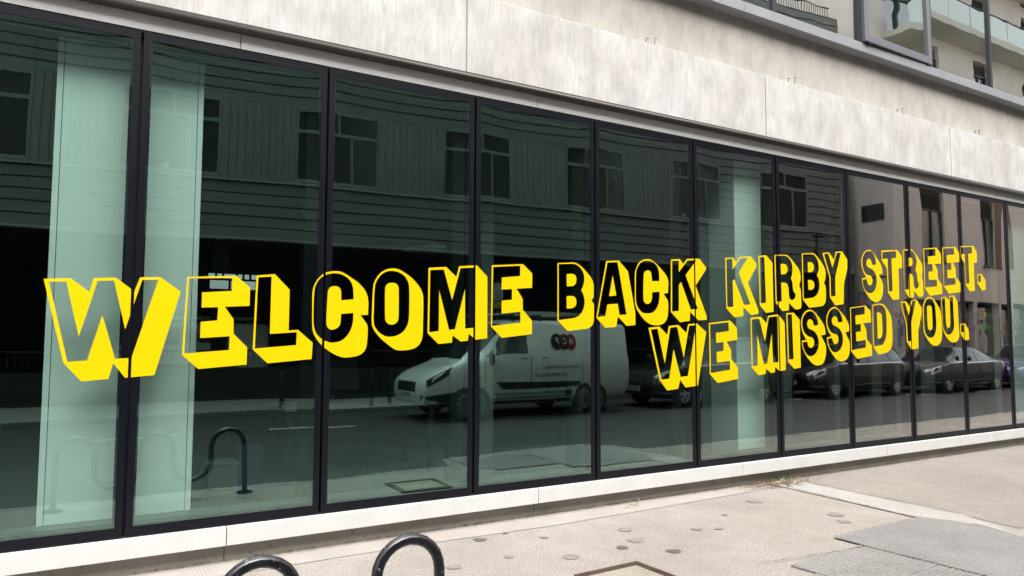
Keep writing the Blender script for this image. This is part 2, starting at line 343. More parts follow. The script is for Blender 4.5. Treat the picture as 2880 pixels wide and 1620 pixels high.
# round dark stains (worn filled cores) in the pavement
M_STAIN = mat('dark_stain', (0.12, 0.11, 0.10), 0.9, var=0.35, scale=30)
M_STAIN2 = mat('faded_stain', (0.25, 0.23, 0.205), 0.9, var=0.3, scale=25)
for i, (x, y, r, fade) in enumerate([(2.69, -0.36, .07, 0), (3.84, -0.69, .085, 1), (3.70, -0.98, .085, 1), (3.49, -1.07, .06, 0), (3.75, -1.33, .075, 0), (3.04, -1.06, .085, 1), (2.23, -0.86, .07, 1), (2.66, -0.84, .05, 1),
                       (5.54, -0.52, .10, 1), (5.75, -1.23, .11, 1), (5.59, -1.42, .075, 1), (4.51, -1.05, .055, 1), (4.34, -0.97, .06, 1), (3.15, -0.55, .05, 1), (8.1, -1.0, .05, 1), (2.95, -0.30, .03, 0), (4.9, -0.75, .04, 1)]):
    n = 18; ph = random.random()*6
    r *= .74; pts = [(x+r*math.cos(a)*(1+0.13*math.sin(3*a+ph)+random.uniform(-.16, .16)), y+r*0.92*math.sin(a)*(1+0.13*math.cos(2*a+ph)), 0.0040+0.0001*i) for a in [2*math.pi*k/n for k in range(n)]]
    o = MB().poly(pts).build('pavement_stain', M_STAIN2 if fade else M_STAIN); tag(o, ('faded grey' if fade else 'dark') + ' round stain worn into the pavement', kind='structure')
# near kerb: separate stones
nk = MB()
for i in range(len(NK)-1):
    (xa, ya), (xb, yb) = NK[i], NK[i+1]
    nk.hull8([(xa, ya-.10, -.25), (xb, yb-.10, -.25), (xb, yb-.004, -.25), (xa, ya-.004, -.25), (xa, ya-.10, -.03), (xb, yb-.10, -.03), (xb, yb-.004, -.03), (xa, ya-.004, -.03)])
nk = tag(nk.build('kerb', M_KERB), 'granite kerb along the near pavement', kind='structure')
for i in range(len(NK)-1):
    (xa, ya), (xb, yb) = NK[i], NK[i+1]; xa, xb = max(xa, -7), min(xb, 26); yb = NK[i+1][1] if xb < 26 else NK[i][1]+(NK[i+1][1]-NK[i][1])*(26-NK[i][0])/(NK[i+1][0]-NK[i][0])
    L_ = math.hypot(xb-xa, yb-ya); n = max(1, round(L_/.914)); an = math.atan2(yb-ya, xb-xa)
    ks = MB().box(0, L_/n-.008, -0.13, 0, -0.10, 0.003).mesh('kerb_stone', M_KERB)
    for k in range(n): link('kerb_stone', ks, nk, bevel=0.008, loc=(xa+(xb-xa)*k/n, ya+(yb-ya)*k/n, random.uniform(-.002, .002)), rot=(0, 0, an))
fk = MB()
for i in range(len(kerb_far)-1):
    (xa, ya), (xb, yb) = kerb_far[i], kerb_far[i+1]
    fk.hull8([(xa, ya, -.25), (xb, yb, -.25), (xb, yb+.11, -.25), (xa, ya+.11, -.25), (xa, ya, -.02), (xb, yb, -.02), (xb, yb+.11, -.02), (xa, ya+.11, -.02)])
fk = tag(fk.build('kerb', M_KERB), 'granite kerb along the far pavement', kind='structure')
ks = MB().box(0, 0.906, 0, 0.13, -0.10, 0.004).mesh('kerb_stone', M_KERB)
for i in range(48):
    x = -10+0.914*i; a = math.atan2(far_kerb_y(x+.914)-far_kerb_y(x), .914); link('kerb_stone', ks, fk, bevel=0.01, loc=(x, far_kerb_y(x), 0), rot=(0, 0, a))
# painted lines on the road: parking bay dashes on the far side, a worn line near the middle
M_LINE = mat('worn_white_paint', (0.72, 0.71, 0.68), 0.7, var=0.35, scale=14)
for i in range(14):
    x = -6+3.0*i; y = far_kerb_y(x)+2.55
    o = MB().quad((0, 0, 0), (1.5, 0, 0), (1.5, 0.10, 0), (0, 0.10, 0)).build('road_marking', M_LINE, loc=(x, y, -0.096)); o.rotation_euler = (0, 0, math.atan2(far_kerb_y(x+1)-far_kerb_y(x), 1))
    tag(o, 'short white parking bay dash on the road', kind='structure')

# ================================================================ the office building with the glazed front
PW, GX, GZ0, GZ1 = 1.2544, 0.3122, 0.266, 3.553
OFF = thing('office_building', 'pale concrete office building with a long glazed shopfront in navy frames', 'building', (0, 0, 0))
NP0, NP1 = -3, 15
XL, XR = GX+PW*NP0, GX+PW*NP1
def pane_grid(bow, y):          # slightly bowed sheet held inside its frame
    def fn(u, v):
        x = -PW/2+0.009 + u*(PW-0.018); z = GZ0+0.002 + v*(GZ1-GZ0-0.004)
        a, b = 2*u-1, 2*v-1
        return (x, y - bow*(1-a*a*a*a)*(1-b**6), z)
    return fn
pane_me = [MB().grid(16, 30, pane_grid(b, 0.0)).mesh('glass_pane', M_GLASS, True) for b in (0.0018, 0.0012, 0.0022, 0.0015)]
in_me = MB().quad((-PW/2+.05, 0.028, GZ0+.06), (PW/2-.05, 0.032, GZ0+.06), (PW/2-.05, 0.032, GZ1-.06), (-PW/2+.05, 0.028, GZ1-.06)).mesh('inner_pane', M_GLASS_IN)
fr = MB(); a = PW/2-0.009
for q in ((-a, -a+.043, GZ0, GZ1), (a-.043, a, GZ0, GZ1), (-a+.043, a-.043, GZ1-.05, GZ1), (-a+.043, a-.043, GZ0, GZ0+.055)): fr.box(q[0], q[1], -0.0045, 0.05, q[2], q[3])
fr_me = fr.mesh('frame_border', M_NAVY)
lip = MB(); b_ = a-.043
for q in ((-b_, -b_+.012, GZ0+.055, GZ1-.05), (b_-.012, b_, GZ0+.055, GZ1-.05), (-b_+.012, b_-.012, GZ1-.062, GZ1-.05), (-b_+.012, b_-.012, GZ0+.055, GZ0+.067)): lip.box(q[0], q[1], 0.012, 0.04, q[2], q[3])
lip_me = lip.mesh('inner_bead', mat('dark_bead', (0.008, 0.009, 0.014), 0.4))
fin_me = MB().box(-0.085, 0.045, 0.25, 0.36, 0.33, 3.32).mesh('mullion_fin', M_FIN)
post_me = MB().box(-0.030, 0.030, 0.052, 0.13, GZ0, GZ1).mesh('mullion_post', M_BLACK)
blind_me = MB().box(-0.54, 0.55, 0.14, 0.155, 3.495, 3.512).mesh('blind_bar', mat('white_blind_bar', (0.30, 0.31, 0.305), 0.5))
for i in range(NP0, NP1):
    cx = GX + PW*(i+0.5)
    g = link('glass_pane', pane_me[i % 4], OFF, loc=(cx, 0, 0), rot=(random.uniform(-.0006, .0006), 0, random.uniform(-.0006, .0006)))
    link('frame_border', fr_me, g); link('inner_bead', lip_me, g); link('inner_pane', in_me, g, rot=(0.0005, 0, random.uniform(-.002, .003)))
    m = link('mullion_post', post_me, OFF, loc=(GX+PW*i, 0, 0)); link('mullion_fin', fin_me, m)
    link('blind_bar', blind_me, OFF, loc=(cx, 0, 0))
MB().box(XL, XR, 0.002, 0.075, GZ1+.001, GZ1+.03).build('glazing_head_gasket', M_BLACK, OFF)
MB().box(XL, XR, 0.002, 0.049, GZ0-.03, GZ0-.001).build('glazing_foot_gasket', M_BLACK, OFF)
MB().box(XL, XR, 0.25, 0.265, 3.32, 4.32).build('head_lining', mat('dark_head_lining', (0.03, 0.036, 0.036), 0.6), OFF)
MB().box(XL, XR, 0.08, 0.26, 0.20, 0.335).build('inner_sill', mat('inner_sill_grey', (0.10, 0.12, 0.115), 0.5, var=0.1), OFF)
JX = [0.93+2.509*k for k in range(-3, 8)]
rnd = random.Random(3)
for k in range(len(JX)-1):
    a, b = JX[k]+0.003, JX[k+1]-0.003
    MB().prism([(0.05, 0.128), (-0.030, 0.126), (-0.032, 0.246), (-0.028, 0.250), (0.05, 0.254)], 'x', a, b).build('sill_panel', M_SILL, OFF, bevel=0.002)
    MB().prism([(0.06, 3.569), (-0.006, 3.569), (-0.014, 3.600), (-0.018, 3.72), (0.06, 3.72)], 'x', a, b).build('head_panel', M_HEAD, OFF)
    pa, pb = a-(0.085 if k > 4 else 0.0), b-(0.085 if k > 3 else 0.0)
    MB().box(pa, pb, 0.045, 0.10, -0.02, 0.127).build('plinth_panel', M_PLINTH, OFF)
MB().box(XL, XR, 0.052, 0.24, -0.02, 0.252).build('plinth_backing', M_BLACK, OFF)
MB().box(XL, XR, 0.02, 0.06, 3.53, 3.80).build('head_backing', M_BLACK, OFF)
MB().tube([(XL, -0.058, 3.690), (XR, -0.058, 3.690)], 0.0345, 16).build('drip_tube', M_TUBE, OFF, smooth=True)
MB().box(XL, XR, -0.040, -0.006, 3.715, 3.742).build('tube_bracket_rail', M_TUBE, OFF)
FX = [2.722-3.718*2, 2.722-3.718, 2.722, 6.425, 10.155, 13.88, 17.6, 21.3]
for k in range(len(FX)-1):
    MB().box(FX[k]+0.006, FX[k+1]-0.006, -0.024, 0.135, 3.744, 4.432).build('fascia_panel', M_CONC, OFF, bevel=0.004)
MB().box(XL, XR, -0.012, 0.13, 3.75, 4.42).build('fascia_joint_sealant', mat('joint_sealant', (0.36, 0.33, 0.29), 0.8), OFF)
MB().box(XL, XR, 0.137, 0.45, 4.30, 5.10).build('recessed_wall', M_CONC2, OFF)
M_USILL = mat('grey_metal_sill', (0.265, 0.27, 0.285), 0.5, 0.1, var=0.12, scale=3, bump=0.04, bscale=40)
UX = [9.03+2.9*k for k in range(-4, 5)]
for k in range(len(UX)-1):
    MB().prism([(-0.010, 5.093), (0.20, 5.098), (0.20, 5.225), (0.03, 5.214), (-0.010, 5.207)], 'x', UX[k]+.002, UX[k+1]-.002).build('upper_sill', M_USILL, OFF, bevel=0.002)
pins = []
for k in range(-1, 5):
    x = 6.84+2.12*k
    if k >= 2: x = 8.924+1.93*(k-1)
    for dx, h in ((0, 0.055), (0.115, 0.085)): pins.append((x+dx, h))
for x, h in pins:
    MB().tube([(x, 0.0, 4.428), (x, 0.0, 4.432+h), (x+0.03, -0.004, 4.430+h)], 0.0042, 6).build('bird_wire_post', mat('wire_steel', (0.12, 0.115, 0.11), 0.5, 0.5), OFF)
# first-floor window band
M_UF = mat('grey_window_frame', (0.035, 0.037, 0.043), 0.4, 0.2)
M_UF2 = mat('light_grey_casement', (0.15, 0.15, 0.17), 0.42, 0.2)
umx = [6.637+1.585*k for k in range(-5, 8)]
for k, x in enumerate(umx[:-1]):
    w = umx[k+1]-x; cas = (abs(x-8.222) < 0.1)
    if cas:
        f = MB(); hw = w/2-0.03
        for q in ((-hw, -hw+.085, .0, 2.3), (hw-.085, hw, .0, 2.3), (-hw+.085, hw-.085, 0, .10), (-hw+.085, hw-.085, 2.2, 2.3)): f.box(q[0], q[1], -0.03, 0.05, q[2], q[3])
        u = f.build('casement_frame', M_UF2, OFF, bevel=0.006, loc=(x+w/2, -0.012, 5.22)); u.rotation_euler = (-0.012, 0, 0.015)
        f = MB().grid(10, 14, lambda s, t: (-hw+.08+s*(2*hw-.16), 0.0+0.004*math.sin(math.pi*t)*math.sin(math.pi*s), .09+t*2.13)); f.build('window_pane', M_GLASS_UP, u, smooth=True)
        for sx in (-1, 1): MB().box(sx*(hw-.10)-.02, sx*(hw-.10)+.02, -.02, .02, -.022, 0.0).build('hinge_block', M_BLACK, u)
    else:
        g = MB().quad((x+.03, 0.03, 5.225), (x+w-.03, 0.03, 5.225), (x+w-.03, 0.03, 7.6), (x+.03, 0.03, 7.6)).build('window_pane', M_GLASS_UP, OFF)
        f = MB()
        for q in ((x+.028, x+.07, 5.222, 7.6), (x+w-.07, x+w-.028, 5.222, 7.6), (x+.07, x+w-.07, 5.222, 5.275)): f.box(q[0], q[1], .035, .06, q[2], q[3])
        f.build('frame_border', M_UF, g)
    MB().box(x-.026, x+.026, 0.0, 0.12, 5.222, 7.6).build('upper_mullion', M_UF, OFF)
MB().box(XL, XR, 0.9, 1.0, 4.9, 7.6).build('upper_blind_wall', mat('upper_room_wall', (0.22, 0.24, 0.23), 0.8), OFF)
MB().box(XL, XR, -0.02, 2.0, 7.6, 8.6).build('upper_fascia', M_CONC, OFF)
MB().box(XL, XR, 0.25, 9.0, 8.6, 14.0).build('upper_storeys', M_CONC2, OFF)
MB().box(XR, XR+40, 0.0, 9.0, -0.02, 14.0).build('plain_wing', M_CONC2, OFF)
MB().box(XL-40, XL, 0.0, 9.0, -0.02, 14.0).build('plain_wing', M_CONC2, OFF)
# ---------------------------------------------------------------- the room behind the glass
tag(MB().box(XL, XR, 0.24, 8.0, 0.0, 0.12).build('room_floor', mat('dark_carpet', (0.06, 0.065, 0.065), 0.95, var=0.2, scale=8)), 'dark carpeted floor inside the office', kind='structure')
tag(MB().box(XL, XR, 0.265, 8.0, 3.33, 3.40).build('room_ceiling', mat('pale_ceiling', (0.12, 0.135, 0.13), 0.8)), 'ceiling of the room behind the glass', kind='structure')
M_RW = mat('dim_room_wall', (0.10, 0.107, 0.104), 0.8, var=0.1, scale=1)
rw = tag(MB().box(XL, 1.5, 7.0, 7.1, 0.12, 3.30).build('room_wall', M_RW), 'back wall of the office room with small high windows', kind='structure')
for q in ((1.5, 5.2, 0.12, 2.30), (1.5, 5.2, 2.55, 3.30), (2.55, 5.2, 2.30, 2.55), (1.5, 1.78, 2.30, 2.55), (5.2, XR, 0.12, 3.30)): MB().box(q[0], q[1], 7.0, 7.1, q[2], q[3]).build('wall_panel', M_RW, rw)
f = MB().box(1.78, 2.55, 7.02, 7.06, 2.44, 2.47)
for k in range(8): f.box(1.78+.105*k, 1.81+.105*k, 7.02, 7.055, 2.30 if k in (0, 3, 7) else 2.47, 2.44 if k in (0, 3, 7) else 2.55)
f.build('window_bars', M_BLACK, rw)
MB().quad((1.78, 7.08, 2.30), (2.55, 7.08, 2.30), (2.55, 7.08, 2.55), (1.78, 7.08, 2.55)).build('window_pane', M_GLASS_FAR, rw)
for x0, x1, wd, y0, y1 in ((-0.163, 0.733, 0.035, 0.24, 0.66), (6.19, 6.615, 0.0, 0.24, 0.64), (12.17, 13.0, 0.03, 0.24, 0.66)):
    lb = {0: 'broad white column casing behind the big W at the left', 6: 'narrow white column casing behind the K of Kirby', 12: 'white column casing at the far right end of the shopfront'}[{0: 0, 6: 6, 12: 12}[max(0, int(x0))]]
    c = thing('column_casing', lb, 'column', (x0, y0, 0.12))
    w = x1-x0
    MB().box(wd+.004 if wd else 0, w-wd-.004 if wd else w, 0, y1-y0, 0.10, 3.385).build('casing_panel', M_WHITE_IN, c)
    if wd:
        MB().box(0, wd, -.006, y1-y0, 0.10, 3.385).build('edge_strip', M_WHITE_IN, c); MB().box(w-wd, w, -.006, y1-y0, 0.10, 3.385).build('edge_strip', M_WHITE_IN, c)
    MB().box(0.01, w-.01, .01, y1-y0-.01, 0, 0.10).build('skirting', M_FIN, c)
def room_panel(name, label, cat, x0, x1, y0, y1, z0, z1, m, part):
    c = thing(name, label, cat, ((x0+x1)/2, (y0+y1)/2, z0)); hx, hy = (x1-x0)/2, (y1-y0)/2
    MB().box(-hx, hx, -hy, hy, 0.06, z1-z0).build(part, m, c); MB().box(-hx+.01, hx-.01, -hy+.01, hy-.01, 0, 0.06).build('skirting', M_FIN, c); return c
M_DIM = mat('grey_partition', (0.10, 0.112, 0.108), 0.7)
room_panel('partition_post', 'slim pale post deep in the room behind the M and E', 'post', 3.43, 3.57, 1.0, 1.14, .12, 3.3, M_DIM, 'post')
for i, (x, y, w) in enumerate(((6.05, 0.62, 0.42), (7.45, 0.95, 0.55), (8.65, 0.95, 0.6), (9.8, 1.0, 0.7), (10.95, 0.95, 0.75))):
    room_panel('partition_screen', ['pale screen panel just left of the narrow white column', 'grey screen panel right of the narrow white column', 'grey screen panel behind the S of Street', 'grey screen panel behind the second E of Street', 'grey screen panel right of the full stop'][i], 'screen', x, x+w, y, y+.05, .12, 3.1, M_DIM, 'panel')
# desk, boxes and the like seen dimly through the glass
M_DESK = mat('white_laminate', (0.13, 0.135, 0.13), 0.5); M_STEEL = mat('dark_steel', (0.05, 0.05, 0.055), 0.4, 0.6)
def desk(x, y, label):
    t = thing('desk', label, 'desk', (x, y, 0.12))
    MB().box(-.8, .8, -.4, .4, .70, .73).build('desk_top', M_DESK, t)
    for sx in (-.74, .74):
        for sy in (-.34, .34): MB().box(sx-.025, sx+.025, sy-.025, sy+.025, 0, .70).build('leg', M_STEEL, t)
    return t
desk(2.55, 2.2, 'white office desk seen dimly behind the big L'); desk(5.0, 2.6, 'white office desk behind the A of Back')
def monitor(x, y, label):
    t = thing('monitor', label, 'monitor', (x, y, 0.85)); MB().box(-.27, .27, -.015, .015, .12, .46).build('screen', M_BLACK, t, bevel=.004)
    MB().box(-.02, .02, .0, .03, .01, .2).build('stand', M_STEEL, t); MB().box(-.1, .1, -.07, .07, 0, .012).build('base', M_STEEL, t)
monitor(2.35, 2.25, 'black monitor on the desk behind the big L'); monitor(4.9, 2.65, 'black monitor on the desk behind the A of Back')
def carton(x, y, z, w, d, h, m, label):
    t = thing('storage_box', label, 'box', (x, y, z)); MB().box(-w/2, w/2, -d/2, d/2, 0, h).build('body', m, t, bevel=.004)
    MB().box(-w/2-.006, w/2+.006, -d/2-.006, d/2+.006, h, h+.03).build('lid', m, t, bevel=.003)
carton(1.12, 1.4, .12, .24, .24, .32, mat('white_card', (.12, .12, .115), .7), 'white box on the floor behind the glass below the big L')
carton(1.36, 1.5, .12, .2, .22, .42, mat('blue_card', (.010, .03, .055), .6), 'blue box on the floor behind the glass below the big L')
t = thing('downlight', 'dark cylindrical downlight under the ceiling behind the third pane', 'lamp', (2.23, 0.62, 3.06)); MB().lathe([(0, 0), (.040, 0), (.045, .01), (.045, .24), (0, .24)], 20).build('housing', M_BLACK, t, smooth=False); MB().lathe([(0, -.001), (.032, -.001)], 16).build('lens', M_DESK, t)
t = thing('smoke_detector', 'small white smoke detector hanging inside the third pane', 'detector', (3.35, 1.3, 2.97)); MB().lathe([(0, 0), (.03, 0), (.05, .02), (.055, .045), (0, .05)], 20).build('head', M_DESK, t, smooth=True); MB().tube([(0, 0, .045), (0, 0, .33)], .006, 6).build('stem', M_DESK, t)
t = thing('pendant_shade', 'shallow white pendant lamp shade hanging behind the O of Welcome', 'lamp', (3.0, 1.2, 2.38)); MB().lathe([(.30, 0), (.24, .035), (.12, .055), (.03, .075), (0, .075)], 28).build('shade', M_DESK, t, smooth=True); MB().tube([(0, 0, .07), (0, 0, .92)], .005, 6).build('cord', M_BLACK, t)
GLYPHS = [  # (character, row, outline, clear face, inner islands) in millimetres on the glass, third number 1 = on a curve
  ('W',1,[(-176,1882,0),(-36,1893,0),(69,1811,0),(91,1900,0),(213,1908,0),(322,1823,0),(352,1916,0),(470,1923,0),(598,1830,0),(457,1279,0),(288,1266,0),(218,1360,0),(194,1261,0),(47,1249,0),(-53,1366,0)],[(-148,1866,0),(-56,1871,0),(23,1529,0),(113,1883,0),(204,1888,0),(278,1577,0),(365,1899,0),(460,1905,0),(320,1393,0),(227,1388,0),(147,1665,0),(73,1379,0),(-32,1372,0)],[]),
  ('E',1,[(635,1932,0),(949,1954,0),(1042,1875,0),(1041,1747,0),(878,1737,0),(938,1651,0),(940,1553,0),(1033,1458,0),(1032,1339,0),(722,1314,0),(618,1408,0)],[(646,1922,0),(922,1938,0),(922,1848,0),(730,1830,0),(730,1728,0),(836,1733,0),(832,1642,0),(728,1631,0),(726,1522,0),(916,1535,0),(914,1440,0),(631,1418,0)],[]),
  ('L',1,[(1083,1962,0),(1208,1978,0),(1315,1871,0),(1314,1577,0),(1380,1583,0),(1489,1490,0),(1484,1372,0),(1173,1345,0),(1070,1444,0)],[(1095,1950,0),(1186,1959,0),(1184,1552,0),(1373,1566,0),(1370,1473,0),(1084,1449,0)],[]),
  ('C',1,[(1481,1870,1),(1510,1947,1),(1563,2001,1),(1618,2018,1),(1679,2021,1),(1725,2004,1),(1782,1970,1),(1829,1939,1),(1876,1890,1),(1900,1841,1),(1908,1790,1),(1906,1702,0),(1847,1698,0),(1901,1628,0),(1906,1589,1),(1903,1505,1),(1890,1441,1),(1850,1400,1),(1782,1383,1),(1714,1382,1),(1647,1407,1),(1580,1451,1),(1530,1500,1),(1494,1558,1),(1483,1612,1),(1480,1746,1)],[(1492,1844,1),(1500,1903,1),(1531,1959,1),(1574,1989,1),(1629,2005,1),(1685,2002,1),(1737,1979,1),(1771,1942,1),(1788,1893,1),(1791,1816,0),(1696,1805,0),(1694,1861,1),(1688,1889,1),(1670,1905,1),(1642,1910,1),(1612,1900,1),(1595,1874,1),(1592,1836,1),(1588,1722,1),(1587,1640,1),(1594,1608,1),(1613,1589,1),(1641,1587,1),(1671,1601,1),(1690,1625,1),(1694,1658,1),(1697,1704,0),(1792,1714,0),(1791,1660,1),(1778,1599,1),(1751,1549,1),(1712,1511,1),(1662,1493,1),(1612,1493,1),(1557,1516,1),(1518,1553,1),(1497,1601,1),(1491,1655,1),(1490,1757,1)],[]),
  ('O',1,[(1943,1904,1),(1954,1958,1),(1992,2017,1),(2042,2052,1),(2093,2065,1),(2145,2062,1),(2198,2038,1),(2261,1998,1),(2318,1942,1),(2350,1890,1),(2362,1826,1),(2361,1651,1),(2358,1541,1),(2339,1488,1),(2305,1454,1),(2256,1437,1),(2194,1431,1),(2133,1436,1),(2060,1483,1),(1988,1545,1),(1948,1601,1),(1936,1656,1),(1938,1786,1)],[(1956,1905,1),(1969,1959,1),(2004,2009,1),(2048,2038,1),(2097,2046,1),(2149,2039,1),(2198,2012,1),(2230,1967,1),(2240,1915,1),(2243,1794,1),(2240,1678,1),(2228,1626,1),(2198,1580,1),(2156,1551,1),(2101,1536,1),(2053,1538,1),(2005,1562,1),(1969,1601,1),(1952,1645,1),(1952,1758,1)],[[(2041,1902,1),(2047,1928,1),(2071,1949,1),(2101,1954,1),(2132,1946,1),(2149,1923,1),(2152,1889,1),(2154,1763,1),(2153,1683,1),(2145,1654,1),(2121,1634,1),(2088,1629,1),(2061,1641,1),(2046,1664,1),(2043,1703,1),(2040,1817,1)]]),
  ('M',1,[(2404,2086,0),(2559,2102,0),(2652,2025,0),(2678,2114,0),(2842,2130,0),(2942,2040,0),(2943,1527,0),(2839,1514,0),(2770,1562,0),(2762,1506,0),(2697,1499,0),(2622,1550,0),(2618,1491,0),(2497,1479,0),(2401,1566,0)],[(2419,2069,0),(2539,2080,0),(2616,1836,0),(2690,2099,0),(2827,2112,0),(2827,1613,0),(2736,1605,0),(2732,1927,0),(2643,1599,0),(2590,1593,0),(2500,1909,0),(2499,1583,0),(2415,1572,0)],[]),
  ('E',1,[(2984,2138,0),(3292,2166,0),(3387,2089,0),(3385,1964,0),(3228,1951,0),(3289,1867,0),(3291,1771,0),(3385,1680,0),(3385,1563,0),(3084,1530,0),(2979,1625,0)],[(2997,2126,0),(3266,2150,0),(3264,2061,0),(3082,2039,0),(3080,1938,0),(3184,1946,0),(3182,1854,0),(3082,1844,0),(3081,1735,0),(3267,1754,0),(3268,1660,0),(2989,1629,0)],[]),
  ('B',1,[(3654,2194,0),(3813,2210,1),(3864,2204,1),(3923,2173,1),(3998,2110,1),(4043,2055,1),(4056,2001,1),(4053,1900,0),(4028,1875,0),(4057,1837,0),(4054,1685,1),(4033,1643,1),(3980,1615,1),(3760,1593,0),(3653,1685,0)],[(3666,2186,0),(3813,2198,1),(3864,2191,1),(3908,2163,1),(3938,2123,1),(3949,2075,1),(3945,2032,1),(3930,1990,1),(3913,1962,0),(3937,1930,1),(3948,1894,1),(3952,1858,1),(3944,1810,1),(3918,1761,1),(3881,1728,1),(3833,1709,1),(3666,1688,0)],[[(3753,2102,0),(3798,2107,1),(3834,2102,1),(3856,2083,1),(3860,2053,1),(3852,2022,1),(3827,2000,1),(3797,1995,1),(3754,1992,0)],[(3752,1901,0),(3797,1907,1),(3834,1902,1),(3856,1879,1),(3859,1852,1),(3852,1822,1),(3826,1804,1),(3797,1795,1),(3753,1793,0)]]),
  ('A',1,[(4202,2244,0),(4351,2258,0),(4461,2161,0),(4548,1765,0),(4547,1657,0),(4441,1646,0),(4336,1732,0),(4314,1635,0),(4182,1626,0),(4083,1719,0)],[(4216,2231,0),(4337,2242,0),(4440,1753,0),(4355,1747,0),(4334,1852,0),(4213,1842,0),(4188,1734,0),(4098,1725,0)],[[(4277,2115,0),(4319,1928,0),(4233,1919,0)]]),
  ('C',1,[(4546,2140,1),(4561,2191,1),(4594,2247,1),(4640,2278,1),(4699,2292,1),(4749,2288,1),(4817,2253,1),(4893,2196,1),(4953,2134,1),(4974,2082,1),(4966,1975,0),(4907,1966,0),(4962,1900,0),(4968,1854,1),(4960,1757,1),(4937,1705,1),(4894,1672,1),(4817,1657,1),(4741,1664,1),(4666,1701,1),(4601,1763,1),(4557,1825,1),(4544,1887,1),(4545,2032,1)],[(4560,2141,1),(4573,2192,1),(4611,2245,1),(4657,2270,1),(4707,2277,1),(4766,2270,1),(4817,2240,1),(4846,2193,1),(4855,2142,1),(4855,2087,0),(4761,2080,0),(4756,2124,1),(4748,2166,1),(4727,2181,1),(4698,2182,1),(4668,2165,1),(4657,2133,1),(4652,2037,1),(4650,1916,1),(4660,1878,1),(4685,1861,1),(4714,1862,1),(4744,1884,1),(4759,1919,1),(4760,1974,0),(4856,1984,0),(4855,1929,1),(4841,1864,1),(4802,1805,1),(4751,1775,1),(4692,1768,1),(4634,1776,1),(4589,1813,1),(4561,1863,1),(4554,1938,1),(4557,2039,1)],[]),
  ('K',1,[(5010,2307,0),(5132,2317,0),(5173,2271,0),(5222,2324,0),(5396,2338,0),(5492,2250,0),(5489,2233,0),(5340,2061,0),(5489,1754,0),(5486,1721,0),(5374,1712,0),(5257,1796,0),(5254,1707,0),(5121,1690,0),(5000,1790,0)],[(5025,2294,0),(5116,2301,0),(5112,2187,0),(5233,2310,0),(5354,2319,0),(5204,2162,0),(5367,1826,0),(5270,1819,0),(5141,2089,0),(5112,2059,0),(5107,1801,0),(5017,1794,0)],[]),
  ('K',1,[(5768,2366,0),(5887,2379,0),(5932,2332,0),(5983,2391,0),(6158,2408,0),(6250,2326,0),(6245,2308,0),(6104,2124,0),(6260,1834,0),(6256,1796,0),(6148,1779,0),(6028,1864,0),(6025,1768,0),(5890,1751,0),(5774,1843,0)],[(5784,2354,0),(5876,2367,0),(5874,2253,0),(6000,2377,0),(6112,2390,0),(5968,2224,0),(6137,1896,0),(6041,1884,0),(5898,2153,0),(5875,2129,0),(5878,1863,0),(5788,1855,0)],[]),
  ('I',1,[(6276,2420,0),(6401,2435,0),(6498,2358,0),(6501,1822,0),(6381,1809,0),(6285,1885,0)],[(6294,2408,0),(6371,2415,0),(6382,1918,0),(6298,1909,0)],[]),
  ('R',1,[(6535,2445,0),(6692,2459,1),(6747,2454,1),(6802,2425,1),(6884,2361,1),(6943,2302,1),(6967,2235,1),(6962,2179,1),(6937,2128,0),(6963,2080,0),(6969,1906,1),(6961,1881,1),(6932,1865,1),(6875,1857,1),(6838,1872,1),(6756,1928,0),(6752,1845,0),(6643,1834,0),(6538,1925,0)],[(6550,2437,0),(6692,2450,1),(6747,2440,1),(6801,2400,1),(6827,2346,1),(6830,2284,1),(6818,2234,1),(6799,2203,0),(6825,2154,1),(6832,2081,1),(6844,2050,1),(6875,2030,0),(6866,1996,1),(6846,1971,1),(6809,1960,1),(6776,1971,1),(6759,2005,1),(6753,2084,1),(6740,2126,1),(6709,2148,1),(6636,2148,0),(6639,1941,0),(6554,1933,0)],[[(6633,2351,0),(6688,2358,1),(6729,2344,1),(6747,2305,1),(6736,2267,1),(6703,2244,1),(6637,2237,0)]]),
  ('B',1,[(6995,2490,0),(7168,2508,1),(7216,2502,1),(7274,2466,1),(7351,2400,1),(7398,2339,1),(7411,2275,1),(7403,2217,1),(7376,2175,0),(7405,2134,1),(7409,2077,1),(7404,1994,1),(7387,1942,1),(7340,1909,1),(7291,1902,0),(7102,1881,0),(6995,1972,0)],[(7012,2481,0),(7167,2496,1),(7220,2482,1),(7268,2434,1),(7290,2371,1),(7286,2314,1),(7253,2258,0),(7288,2212,1),(7295,2143,1),(7278,2079,1),(7236,2027,1),(7177,1999,1),(7010,1979,0)],[[(7095,2397,0),(7144,2402,1),(7187,2388,1),(7203,2347,1),(7189,2309,1),(7154,2289,1),(7096,2285,0)],[(7092,2194,0),(7146,2199,1),(7186,2182,1),(7204,2145,1),(7191,2110,1),(7156,2088,1),(7097,2083,0)]]),
  ('Y',1,[(7361,2520,0),(7482,2535,0),(7574,2455,0),(7609,2551,0),(7726,2562,0),(7824,2473,0),(7820,2364,0),(7744,2167,0),(7729,1939,0),(7573,1921,0),(7477,2015,0),(7480,2246,0)],[(7390,2510,0),(7467,2521,0),(7541,2359,0),(7628,2539,0),(7704,2546,0),(7587,2251,0),(7583,2030,0),(7498,2022,0),(7500,2247,0)],[]),
